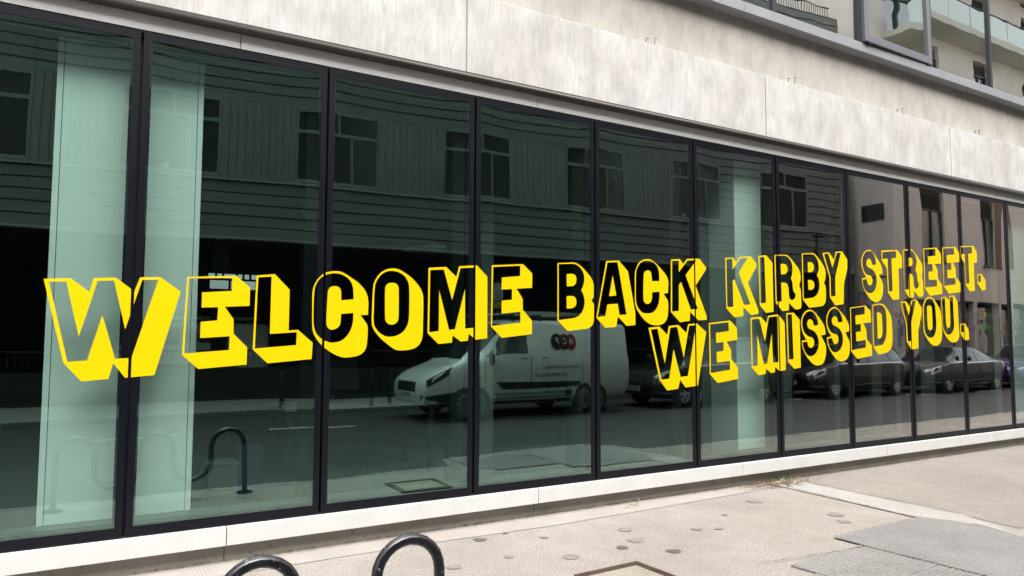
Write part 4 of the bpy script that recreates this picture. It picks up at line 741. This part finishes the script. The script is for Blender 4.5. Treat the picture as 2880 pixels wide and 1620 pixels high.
for k, (c, ch, x) in enumerate((((0.42, 0.012, 0.014), 'M', -.98), ((0.16, 0.012, 0.016), 'C', -.76), ((0.02, 0.022, 0.026), 'P', -.54))):
    zc = 1.62
    d = MB().grid(12, 12, lambda s, t: (lambda p: (p.x, p.y-.012-.0015*k, p.z))(surf(van_st, x+.165*(2*s-1)*math.sqrt(max(0, 1-((2*t-1)**2)/2)), 6.45+.27*(2*t-1)*math.sqrt(max(0, 1-((2*s-1)**2)/2))))).build('logo_disc', mat('logo_%s' % 'abc'[k], c, .4), VAN)
    pc = surf(van_st, x, 6.47); tilt = math.atan2(surf(van_st, x, 6.3).y*-1+surf(van_st, x, 6.6).y, surf(van_st, x, 6.6).z-surf(van_st, x, 6.3).z)
    link('logo_letter', text_mesh(ch, .19, M_PLATE, .006), d, loc=(x, pc.y-.026, pc.z), rot=(math.pi/2-.19, 0, 0))
M_VRED = mat('dark_red_ink', (.25, .02, .02), .5); M_VGREY = mat('grey_ink', (.08, .08, .085), .5)
for txt, x, z, s, m, al in (('www.mcp', -.74, 1.02, .115, M_VGREY, 'RIGHT'), ('.community', -.74, 1.02, .115, M_VRED, 'LEFT'), ('Call', -.62, .85, .105, M_VRED, 'RIGHT'), (' 0800 035 5239', -.62, .85, .105, M_VGREY, 'LEFT')):
    link('side_lettering', text_mesh(txt, s, m, .001, align=al), VAN, loc=(x, -1.004, z), rot=(math.pi/2, 0, 0))
M_RAIL = mat('pale_roof_rail', (.5, .5, .5), .4)
for sd in (-1, 1):
    MB().box(-2.2, .6, sd*.74-.02, sd*.74+.02, 2.10, 2.17).build('roof_rail', M_RAIL, VAN, bevel=.008)
for xx in (-2.0, -1.1, -.2, .5): MB().box(xx-.025, xx+.025, -.80, .80, 2.05, 2.10).build('roof_bar', M_TRIM, VAN)
for xx in (-2.0, -1.1, -.2, .5):
    for sd in (-1, 1): MB().box(xx-.03, xx+.03, sd*.78-.02, sd*.78+.02, 1.93, 2.06).build('bar_foot', M_TRIM, VAN)
patch(van_st, [(-1.25, 2.9), (.85, 2.9), (1.05, 3.5), (-1.25, 3.3)], 12, 3, .014).build('side_moulding', M_TRIM, VAN, smooth=True)

wag_st = [(-2.36, .48, .80, .74, .92, .62), (-2.31, .33, .90, .85, 1.06, .62), (-2.15, .25, .94, .89, 1.22, .60), (-1.85, .21, .95, .91, 1.38, .58), (-1.2, .19, .95, .92, 1.455, .58), (-.5, .18, .94, .92, 1.48, .585), (0.0, .18, .93, .92, 1.475, .585), (.35, .18, .925, .92, 1.44, .585), (.8, .18, .92, .92, 1.24, .61),
          (1.2, .18, .91, .915, 1.01, .68), (1.38, .18, .895, .91, .955, .72), (1.8, .20, .84, .89, .885, .69), (2.12, .22, .76, .85, .80, .63), (2.28, .27, .67, .77, .71, .57), (2.34, .36, .60, .67, .63, .5)]
def taller(st, k): return [(s[0], s[1]*1.1, s[2]*(1+(k-1)*.6), s[3], s[4]*k if s[4] > 1.0 else s[4]*(1+(k-1)*.6), s[5]) for s in st]
sed_st = [(-2.40, .48, .80, .70, .86, .58), (-2.34, .32, .90, .83, .985, .64), (-2.1, .24, .945, .89, 1.01, .68), (-1.75, .20, .95, .915, 1.06, .68), (-1.2, .19, .94, .92, 1.28, .60), (-.7, .18, .93, .92, 1.40, .57), (-.1, .18, .92, .92, 1.435, .57), (.3, .18, .915, .92, 1.41, .57), (.8, .18, .91, .92, 1.20, .60),
          (1.2, .18, .90, .915, .99, .68), (1.38, .18, .89, .91, .94, .72), (1.8, .20, .84, .89, .875, .69), (2.12, .22, .76, .85, .79, .63), (2.28, .27, .67, .77, .70, .57), (2.34, .36, .60, .67, .62, .5)]
M_DKBLUE = mat('dark_grey_green_paint', (0.030, 0.036, 0.036), .22, .3, coat=1.0); M_DKBLK = mat('black_car_paint', (0.018, 0.021, 0.022), .2, .2, coat=1.0); M_DKGRN = mat('dark_grey_paint', (0.035, 0.045, 0.043), .2, .4, coat=1.0); M_PURP = mat('purple_blue_paint', (0.05, 0.03, 0.16), .22, .3, coat=1.0)
mpv_st = taller(wag_st, 1.13)
wagwin = [[(-.06, 6.1), (1.02, 6.12), (.42, 6.9), (-.06, 6.9)], [(-1.12, 6.1), (-.12, 6.1), (-.12, 6.9), (-1.12, 6.9)], [(-1.95, 6.15), (-1.18, 6.1), (-1.18, 6.9), (-1.72, 6.85)]]
sedwin = [[(-.10, 6.1), (1.0, 6.12), (.36, 6.9), (-.10, 6.9)], [(-1.5, 6.12), (-.16, 6.1), (-.16, 6.9), (-.98, 6.88)]]
lampc = [(1.80, 4.4), (2.24, 4.2), (2.24, 5.5), (1.78, 5.6)]
fr1 = dict(trim=(-1.9, 1.15), mirror=(.92, 1.06), grille=(.46, .60, .74, (.64, .69)), bumper=2.7, doors=(-.09, 1.1, -1.15), handles=(.1, -.95), plate_z=.46)
def rails(V, st, xa, xb, m):
    for sd in (-1, 1): MB().tube([(xa, sd*.60, surf(st, xa, 8).z+.01), (xa+.12, sd*.60, surf(st, xa, 8).z+.06), (xb-.12, sd*.60, surf(st, xb-.1, 8).z+.06), (xb, sd*.60, surf(st, xb, 8).z+.01)], .016, 6).build('roof_rail', m, V, smooth=True)
C1 = vehicle('parked_car', 'dark tall estate car with roof rails parked right behind the white van', (13.75, -8.12, -.10), VA-.02, mpv_st, M_DKBLUE, (1.38, -1.34), .335, wagwin, [(1.30, 7.3), (1.30, 9.98), (.44, 9.98), (.44, 7.2)], [(-2.26, 8), (-2.26, 9.98), (-1.95, 9.98), (-1.95, 8)], lampc, M_ALLOY, 6, 'RL03 AVJ', dict(fr1, mirror=(.92, 1.16)), (-.95, .95), GRP)
rails(C1, mpv_st, -1.7, .2, M_CHROME)
C2 = vehicle('parked_car', 'black estate car with multi spoke wheels parked third in the mirrored row', (19.02, -7.95, -.10), VA-.03, wag_st, M_DKBLK, (1.40, -1.39), .34, wagwin, [(1.30, 7.3), (1.30, 9.98), (.44, 9.98), (.44, 7.2)], [(-2.26, 8), (-2.26, 9.98), (-1.95, 9.98), (-1.95, 8)], lampc, M_ALLOY, 10, 'SF15', dict(fr1), (-.95, .95), GRP)
rails(C2, wag_st, -1.7, .2, M_CHROME)
C3 = vehicle('parked_car', 'dark green grey saloon car with silver wheels at the right end of the mirrored row', (24.05, -7.65, -.10), VA-.03, sed_st, M_DKGRN, (1.42, -1.40), .34, sedwin, [(1.30, 7.3), (1.30, 9.98), (.42, 9.98), (.42, 7.2)], [(-1.72, 8), (-1.72, 9.98), (-1.0, 9.98), (-1.0, 8)], lampc, M_ALLOY, 5, '', dict(fr1, grille=(.48, .44, .70, (.5, .57, .64))), (-.95, .95), GRP)
C4 = vehicle('parked_car', 'purple blue car partly cut by the right edge of the picture', (29.2, -7.4, -.10), VA-.03, wag_st, M_PURP, (1.40, -1.39), .33, wagwin, [(1.30, 7.3), (1.30, 9.98), (.44, 9.98), (.44, 7.2)], None, lampc, M_ALLOY, 7, '', dict(fr1), (-.95, .95), GRP)

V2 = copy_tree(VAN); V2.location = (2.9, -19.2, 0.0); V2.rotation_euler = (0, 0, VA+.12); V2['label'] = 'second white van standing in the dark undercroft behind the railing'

# ================================================================ clad building across the street
AA = math.atan(0.1)
BA = thing('clad_building', 'dark grey timber clad building over an open undercroft across the street', 'building', (0, -14.4, 0), AA)
M_BOARD = mat('grey_board', (0.185, 0.184, 0.178), 0.75, var=0.18, scale=2.5, bump=0.05)
M_BOARD2 = mat('grey_vertical_board', (0.215, 0.210, 0.20), 0.75, var=0.18, scale=2.5, bump=0.05)
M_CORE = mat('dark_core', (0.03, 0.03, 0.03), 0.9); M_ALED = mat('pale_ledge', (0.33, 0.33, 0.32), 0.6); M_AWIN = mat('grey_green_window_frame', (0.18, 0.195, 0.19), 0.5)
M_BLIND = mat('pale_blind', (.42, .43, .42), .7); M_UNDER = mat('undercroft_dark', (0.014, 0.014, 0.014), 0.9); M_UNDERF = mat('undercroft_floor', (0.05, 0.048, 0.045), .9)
S0, S1, PER = -16.0, 25.25, 4.07
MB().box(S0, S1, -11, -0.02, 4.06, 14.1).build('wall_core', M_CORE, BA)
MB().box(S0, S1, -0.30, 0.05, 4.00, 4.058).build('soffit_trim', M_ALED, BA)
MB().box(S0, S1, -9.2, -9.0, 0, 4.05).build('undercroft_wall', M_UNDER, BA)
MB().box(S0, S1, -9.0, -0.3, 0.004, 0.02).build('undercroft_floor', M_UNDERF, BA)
MB().box(S0-.2, S0, -11, 0, 0, 14.1).build('end_wall', M_CORE, BA); MB().box(S1, S1+.1, -11, 0.02, 0, 14.1).build('end_wall', M_BOARD, BA)
wr = [7.10+PER*k for k in range(-4, 5)]      # right edges of the windows
def board_mesh(l, h): return MB().prism([(-.02, 0), (.034, 0), (.012, h-.030), (-.02, h-.030)], 'x', 0.004, l-.004).mesh('board', M_BOARD)
segs = [(S0, wr[0])] + [(wr[k], wr[k+1]) for k in range(len(wr)-1)] + [(wr[-1], S1)]
for r in range(5):
    h = 0.285; z = 4.062+h*r
    for a, b in segs: link('board', board_mesh(b-a, h), BA, loc=(a, 0, z))
MB().box(S0, S1, -.02, .13, 5.49, 5.53).build('ledge', M_ALED, BA)
MB().box(S0, S1, -.02, .10, 5.53, 5.60).build('ledge_riser', M_BOARD, BA)
for r in range(22):
    h = 0.288; z = 7.72+h*r
    if z > 14.0: break
    if r < 5:
        for a, b in segs: link('board', board_mesh(b-a, h), BA, loc=(a, 0, z))
    else: link('board', board_mesh(S1-S0, h), BA, loc=(S0, 0, z))
vb = MB().box(0.008, .188, -.02, .018, 5.60, 7.72).mesh('vertical_board', M_BOARD2)
WW = 2.13
for k, x in enumerate(wr):
    nxt = wr[k+1]-WW if k < len(wr)-1 else S1
    if k < len(wr)-2:
        n = int(round((nxt-x)/.2))
        for j in range(n): link('vertical_board', vb, BA, loc=(x+(nxt-x)*j/n, random.choice((0, 0, .006)), 0))
    else:
        for r in range(7): link('board', board_mesh(nxt-x, .303), BA, loc=(x, 0, 5.60+.303*r))
    # window: frame with transom, two casements, glass set back
    w = MB(); a, b = x-WW, x
    for q in ((a, a+.07, 5.6, 7.72), (b-.07, b, 5.6, 7.72), (a+.07, b-.07, 5.6, 5.68), (a+.07, b-.07, 7.62, 7.72), (a+.07, b-.07, 7.02, 7.12), (a+1.28, a+1.36, 5.68, 7.02), (a+.9, a+.97, 7.12, 7.62)): w.box(q[0], q[1], -.10, .03, q[2], q[3])
    f = w.build('window', M_AWIN, BA)
    MB().quad((a, -.02, 5.6), (b, -.02, 5.6), (b, -.02, 7.72), (a, -.02, 7.72)).build('pane', M_GLASS_FAR, f)
    MB().box(a+.05, b-.05, .03, .10, 5.605, 5.64).build('sill', M_ALED, f)
    if k % 2 == 0: MB().box(a+1.42, a+1.70, -.075, -.07, 5.7, 7.0).build('curtain', M_BLIND, f)
    if k % 3 == 1: MB().box(a+.1, a+1.26, -.085, -.08, 6.2+.25*(k % 2), 7.0).build('blind', M_BLIND, f)
    if k % 4 == 3: MB().lathe([(0, 0), (.10, 0), (.12, .12), (0, .12)], 12, c=(a+.7, -.06, 5.68)).build('plant_pot', M_BLIND, f)
# parapet rail on the roof
for zz in (14.18, 14.62): MB().tube([(S0, -.25, zz), (S1, -.25, zz)], .02, 6).build('roof_rail', M_TRIM, BA)
rb = MB().box(-.009, .009, -.259, -.241, 14.10, 14.62).mesh('roof_rail_bar', M_TRIM)
for i in range(60): link('roof_rail_bar', rb, BA, loc=(17.5+.13*i, 0, 0))
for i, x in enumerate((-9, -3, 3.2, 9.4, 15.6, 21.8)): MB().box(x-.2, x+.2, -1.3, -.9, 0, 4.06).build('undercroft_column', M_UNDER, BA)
# low black wall and bar railing in front of the undercroft
rl = thing('railing', 'black bar railing on a low black wall along the undercroft', 'railing', (0, -14.4, 0), AA)
MB().box(-14, 23.5, .75, .95, 0.15, .78).build('low_wall', mat('black_low_wall', (.008, .008, .008), .6), rl)
MB().box(-14, 23.5, .78, .92, 0, .16).build('wall_foot', M_UNDERF, rl)
MB().tube([(-14, .85, 1.22), (23.5, .85, 1.22)], .018, 8).build('top_rail', M_TRIM, rl)
bar = MB().box(-.007, .007, .843, .857, .78, 1.21).mesh('bar', M_TRIM)
for i in range(230): link('bar', bar, rl, loc=(-8+.135*i, 0, 0))
# ================================================================ pale rendered building further along
BB = thing('rendered_building', 'pinkish rendered building with louvred windows and balconies beyond the clad one', 'building', (25.9, -10.2, 0))
M_REND = mat('pinkish_render', (0.74, 0.66, 0.61), 0.85, var=0.10, scale=1.2, bump=0.04); M_LOUV = mat('dark_louvre', (0.085, 0.078, 0.074), .55); M_BROWN = mat('brown_panel', (0.16, 0.085, 0.055), .6)
M_BF = mat('dark_grey_frame', (0.05, 0.055, 0.058), .5); M_BALC = mat('frosted_balustrade', (0.60, 0.68, 0.64), .2, coat=.5); M_SLAB = mat('cream_slab', (0.55, 0.52, 0.46), .8)
wins = [(1.6, 3.4), (6.1, 7.3), (10.3, 12.0), (14.6, 16.2), (19, 20.7)]
def wall_with_holes(z0, z1, wz0, wz1):
    xs = 0
    for a, b in wins:
        MB().box(xs, a, -.35, 0, z0, z1).build('wall_panel', M_REND, BB); MB().box(a, b, -.35, 0, z0, wz0).build('wall_panel', M_REND, BB)
        if wz1 < z1: MB().box(a, b, -.35, 0, wz1, z1).build('wall_panel', M_REND, BB)
        xs = b
    MB().box(xs, 34, -.35, 0, z0, z1).build('wall_panel', M_REND, BB)
for s, (zb, STO, wo_, wh_) in enumerate(((3.06, 4.4, 1.5, 3.56), (7.46, 2.9, .9, 2.4), (10.36, 2.9, .9, 2.4), (13.26, 2.9, .5, 2.4), (16.16, 2.65, .5, 2.1))):
    wz0 = zb+wo_
    wall_with_holes(zb, zb+STO, wz0, zb+STO)
    for i, (a, b) in enumerate(wins):
        f = MB(); zhi = zb+wh_
        for q in ((a, a+.06, wz0, zhi), (b-.06, b, wz0, zhi), ((a+b)/2-.03, (a+b)/2+.03, wz0+.06, zhi-.06), (a+.06, b-.06, wz0, wz0+.06), (a+.06, b-.06, zhi-.06, zhi)): f.box(q[0], q[1], -.20, -.10, q[2], q[3])
        f = f.build('window', M_BF, BB); MB().quad((a, -.16, wz0), (b, -.16, wz0), (b, -.16, zhi), (a, -.16, zhi)).build('pane', M_GLASS_FAR, f)
        MB().box(a-.04, b+.04, -.1, .08, wz0-.05, wz0).build('sill', M_BF, f)
        MB().box(a+.02, (a+b)/2-.05, -.30, -.28, wz0+.5, zhi).build('blind', M_BLIND, f)
        lv = MB().box(a, b, -.30, -.22, zhi, zb+STO).build('louvre_panel', M_LOUV, BB)
        sl_ = MB().prism([(-.22, 0), (-.10, -.03), (-.10, -.018), (-.22, .012)], 'x', a+.01, b-.01).mesh('slat', M_LOUV)
        for k in range(int((zb+STO-zhi)/.066)-1): link('slat', sl_, lv, loc=(0, 0, zhi+.06+.066*k))
MB().box(7.3, 8.2, .004, .03, 4.5, 9.3).build('brown_panel', M_BROWN, BB)
MB().box(0, 34, -.35, .02, 18.81, 19.2).build('parapet', M_REND, BB)
MB().box(.36, 34, -14, -.8, 3.06, 18.8).build('building_core', M_CORE, BB)
MB().box(0, .35, -14, -.36, 0.0, 18.8).build('side_wall', M_REND, BB)
f = MB().box(-.03, .01, -1.45, -.45, 6.05, 6.70).build('side_window', M_BF, BB); MB().quad((-.035, -1.40, 6.1), (-.035, -.5, 6.1), (-.035, -.5, 6.65), (-.035, -1.40, 6.65)).build('pane', M_GLASS_FAR, f)
MB().box(-.03, .02, -1.7, -.35, 3.85, 3.92).build('side_band', M_BF, BB)
for z in (14.0, 17.15):
    sb = MB().box(1.0, 34, .0, 1.0, z-.42, z-.2).build('balcony_slab', M_SLAB, BB)
    MB().box(1.0, 34, .93, .98, z-.2, z-.15).build('slab_edge', M_SLAB, sb)
    for i in range(22): MB().box(1.02+1.5*i, 2.46+1.5*i, .92, .94, z-.15, z+.72).build('balustrade_panel', M_BALC, BB)
    MB().tube([(1.0, .93, z+.78), (34, .93, z+.78)], .025, 6).build('balcony_rail', M_BF, BB)
# ground floor: dark glazing behind pillars
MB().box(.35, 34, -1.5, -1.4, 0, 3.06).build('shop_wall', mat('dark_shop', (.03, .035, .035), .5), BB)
MB().quad((.35, -1.0, .75), (34, -1.0, .75), (34, -1.0, 3.06), (.35, -1.0, 3.06)).build('shop_glass', M_GLASS_FAR, BB)
MB().box(.7, 34, -1.05, -.6, 0, .75).build('shop_stall_riser', mat('brown_stone', (.10, .075, .06), .8, var=.3, scale=6), BB)
for a, b in ((.0, .85), (4.95, 5.35), (7.5, 7.85), (10.2, 10.6), (13, 13.4), (16, 16.4), (19.5, 20)): MB().box(a+.001, b, -.40, -.003, 0, 3.06).build('pillar', M_REND, BB)
MB().box(0.86, 34, -1.4, -.02, 2.98, 3.055).build('soffit', M_CORE, BB)
M_BLUE = mat('blue_poster', (.02, .16, .42), .5)
for x, z0, z1, m, lb in ((.45, 1.62, 2.06, M_BLUE, 'blue notice with white lines on the corner pillar'), (.45, 1.2, 1.58, M_PLATE, 'white notice below the blue one on the corner pillar'), (.12, 1.25, 1.95, mat('grey_notice', (.3, .28, .27), .6), 'grey notice left of the blue one on the corner pillar')):
    o = MB().box(-.16, .16, 0, .012, 0, z1-z0).build('notice', m, None, loc=(25.9+x, -10.195, z0)); tag(o, lb, 'notice')
    if m is M_BLUE:
        for q in range(4): MB().box(-.12, .10-.03*q, .012, .015, .08+.085*q, .11+.085*q).build('printed_line', M_PLATE, o)
# hanging sign with a red and blue S on the side wall
sg = thing('wall_sign', 'white square sign with a blue and red S on the side wall', 'sign', (25.86, -11.6, 2.72)); sg.rotation_euler = (0, 0, 0)
MB().box(-.06, 0, -.42, .42, 0, .62).build('frame', M_BF, sg, bevel=.01); MB().box(-.075, -.06, -.36, .36, .05, .57).build('panel', mat('pale_blue_panel', (.35, .45, .5), .5), sg)
s_ = link('symbol', text_mesh('S', .5, mat('sign_red', (.4, .05, .05), .5), .012), sg, loc=(-.078, 0, .31), rot=(math.pi/2, 0, -math.pi/2))
# tall block behind the clad building
CB = thing('rear_block', 'tall pinkish block rising behind the clad building', 'building', (16, -30, 0))
MB().box(-16, 12, -8, 0, 0, 21).build('wall', mat('pink_brick', (.34, .26, .23), .85, var=.15, scale=3), CB)
for i in range(8):
    for j in (0, 1, 2): f = MB().box(-14+3.1*i, -12.4+3.1*i, -.05, .04, 12.2+2.9*j, 13.9+2.9*j).build('window', M_BF, CB); MB().quad((-13.9+3.1*i, .045, 12.3+2.9*j), (-12.5+3.1*i, .045, 12.3+2.9*j), (-12.5+3.1*i, .045, 13.8+2.9*j), (-13.9+3.1*i, .045, 13.8+2.9*j)).build('pane', M_GLASS_FAR, f)
MB().box(-16.2, 12.2, -8.2, .2, 21, 21.3).build('parapet', M_SLAB, CB)
# ---------------------------------------------------------------- street furniture on the far pavement
lp = thing('street_lamp', 'dark street lamp with a flat head on the far pavement', 'street lamp', (21.3, -10.25, 0))
MB().tube([(0, 0, 0), (0, 0, 1.1), (0, 0, 1.15), (0, 0, 4.95)], [.075, .075, .05, .045], 12).build('pole', M_TRIM, lp, smooth=True)
MB().box(-.10, .70, -.11, .11, 4.95, 5.03).build('lamp_head', M_TRIM, lp, bevel=.03); MB().box(.30, .66, -.08, .08, 4.935, 4.95).build('lens', M_PLATE, lp); MB().lathe([(0, -.06), (.06, -.05), (.075, 0), (.06, .07), (0, .09)], 12, c=(-.08, .0, 4.45)).build('sensor', M_TRIM, lp, smooth=True)
sp = thing('speed_sign', 'small round twenty limit sign on a thin post by the street lamp', 'sign', (21.85, -10.75, 0))
MB().tube([(0, -.03, 0), (0, -.03, 2.55)], .03, 8).build('post', M_TRIM, sp); d = MB().lathe([(0, .012), (.15, .012), (.15, 0), (0, 0)], 28, 'y', (0, 0, 2.36)).build('disc', M_PLATE, sp)
MB().lathe([(.15, .014), (.118, .014)], 28, 'y', (0, 0, 2.36)).build('red_ring', mat('sign_red2', (.35, .03, .03), .5), sp); link('numerals', text_mesh('20', .17, M_INK, .004), sp, loc=(0, .016, 2.355), rot=(math.pi/2, 0, math.pi))
pk = thing('parking_sign', 'white parking notice with blue symbols above a yellow plate on a grey post', 'sign', (9.28, -11.1, 0), AA)
MB().tube([(0, -.04, 0), (0, -.04, 3.0)], .035, 8).build('post', M_STEELW, pk); MB().box(-.17, .17, 0, .01, 2.47, 2.93).build('notice_panel', M_PLATE, pk); MB().box(-.17, .17, 0, .01, 2.26, 2.43).build('yellow_plate', mat('sign_yellow', (.55, .42, .02), .5), pk)
for tx, x, z, s, m in (('P', .10, 2.85, .13, M_BLUE), ('+', 0, 2.85, .1, M_INK), ('E', -.10, 2.85, .13, M_BLUE)): link('symbol', text_mesh(tx, s, m, .003), pk, loc=(x, .013, z), rot=(math.pi/2, 0, math.pi))
for q in range(6): MB().box(-.13+.02*(q % 2), .13-.03*(q % 3), .01, .013, 2.50+.045*q, 2.515+.045*q).build('text_line', M_INK, pk)
for i, x in enumerate((4.0, 5.95, 6.42)):
    st_ = thing('cycle_stand', ['left', 'middle', 'right'][i] + ' one of three small black cycle stands on the far pavement', 'cycle stand', (x, -10.95, 0), 1.9, 'cycle stands on the far pavement')
    hp = [(-.36, 0, 0), (-.36, 0, .55)] + [(-.36+.15-.15*math.cos(a), 0, .6+.15*math.sin(a)) for a in [math.pi/2*k/5 for k in range(6)]] + [(.36-.15+.15*math.sin(a), 0, .6+.15*math.cos(a)) for a in [math.pi/2*k/5 for k in range(6)]] + [(.36, 0, .55), (.36, 0, 0)]
    MB().tube(hp, .025, 10).build('hoop', M_TRIM, st_, smooth=True)
    for sx in (-.36, .36): MB().lathe([(.028, .012), (.075, .01), (.075, 0)], 14, c=(sx, 0, 0.002)).build('base_plate', M_TRIM, st_)
# bunting strung in front of the rendered building
FC = [mat('flag_%d' % i, c, .7) for i, c in enumerate(((.75, .05, .06), (.80, .58, .02), (.05, .22, .60), (.14, .50, .10), (.75, .10, .22)))]
fm = [MB().poly([(-.11, 0, 0), (.11, 0, 0), (.0, .015, -.27)]).mesh('pennant', m) for m in FC]
for n_, (xa, xb, za, zb, sag, y, lb) in enumerate(((22.6, 30.9, 2.85, 2.75, .40, -9.75, 'upper string of coloured bunting left of the second pillar'), (30.9, 38.5, 2.65, 2.7, .35, -9.8, 'upper string of coloured bunting right of the second pillar'), (25.0, 31.0, 2.25, 2.15, .25, -9.7, 'lower string of coloured bunting left of the second pillar'), (31.0, 38.5, 2.1, 2.15, .28, -9.75, 'lower string of coloured bunting right of the second pillar'))):
    bt = thing('bunting', lb, 'bunting', ((xa+xb)/2, y, za)); L_ = xb-xa
    cur = [(-L_/2+L_*k/20, 0, (zb-za)*k/20-sag*(1-(2*k/20-1)**2)) for k in range(21)]
    MB().tube(cur, .007, 5).build('cord', M_PLATE, bt)
    n = int(L_/.42)
    for k in range(n):
        t = (k+.5)/n; link('pennant', fm[(k*2+n_) % 5], bt, loc=(-L_/2+L_*t, random.uniform(-.02, .02), (zb-za)*t-sag*(1-(2*t-1)**2)), rot=(random.uniform(-.3, .3), 0, random.uniform(-.3, .3)))
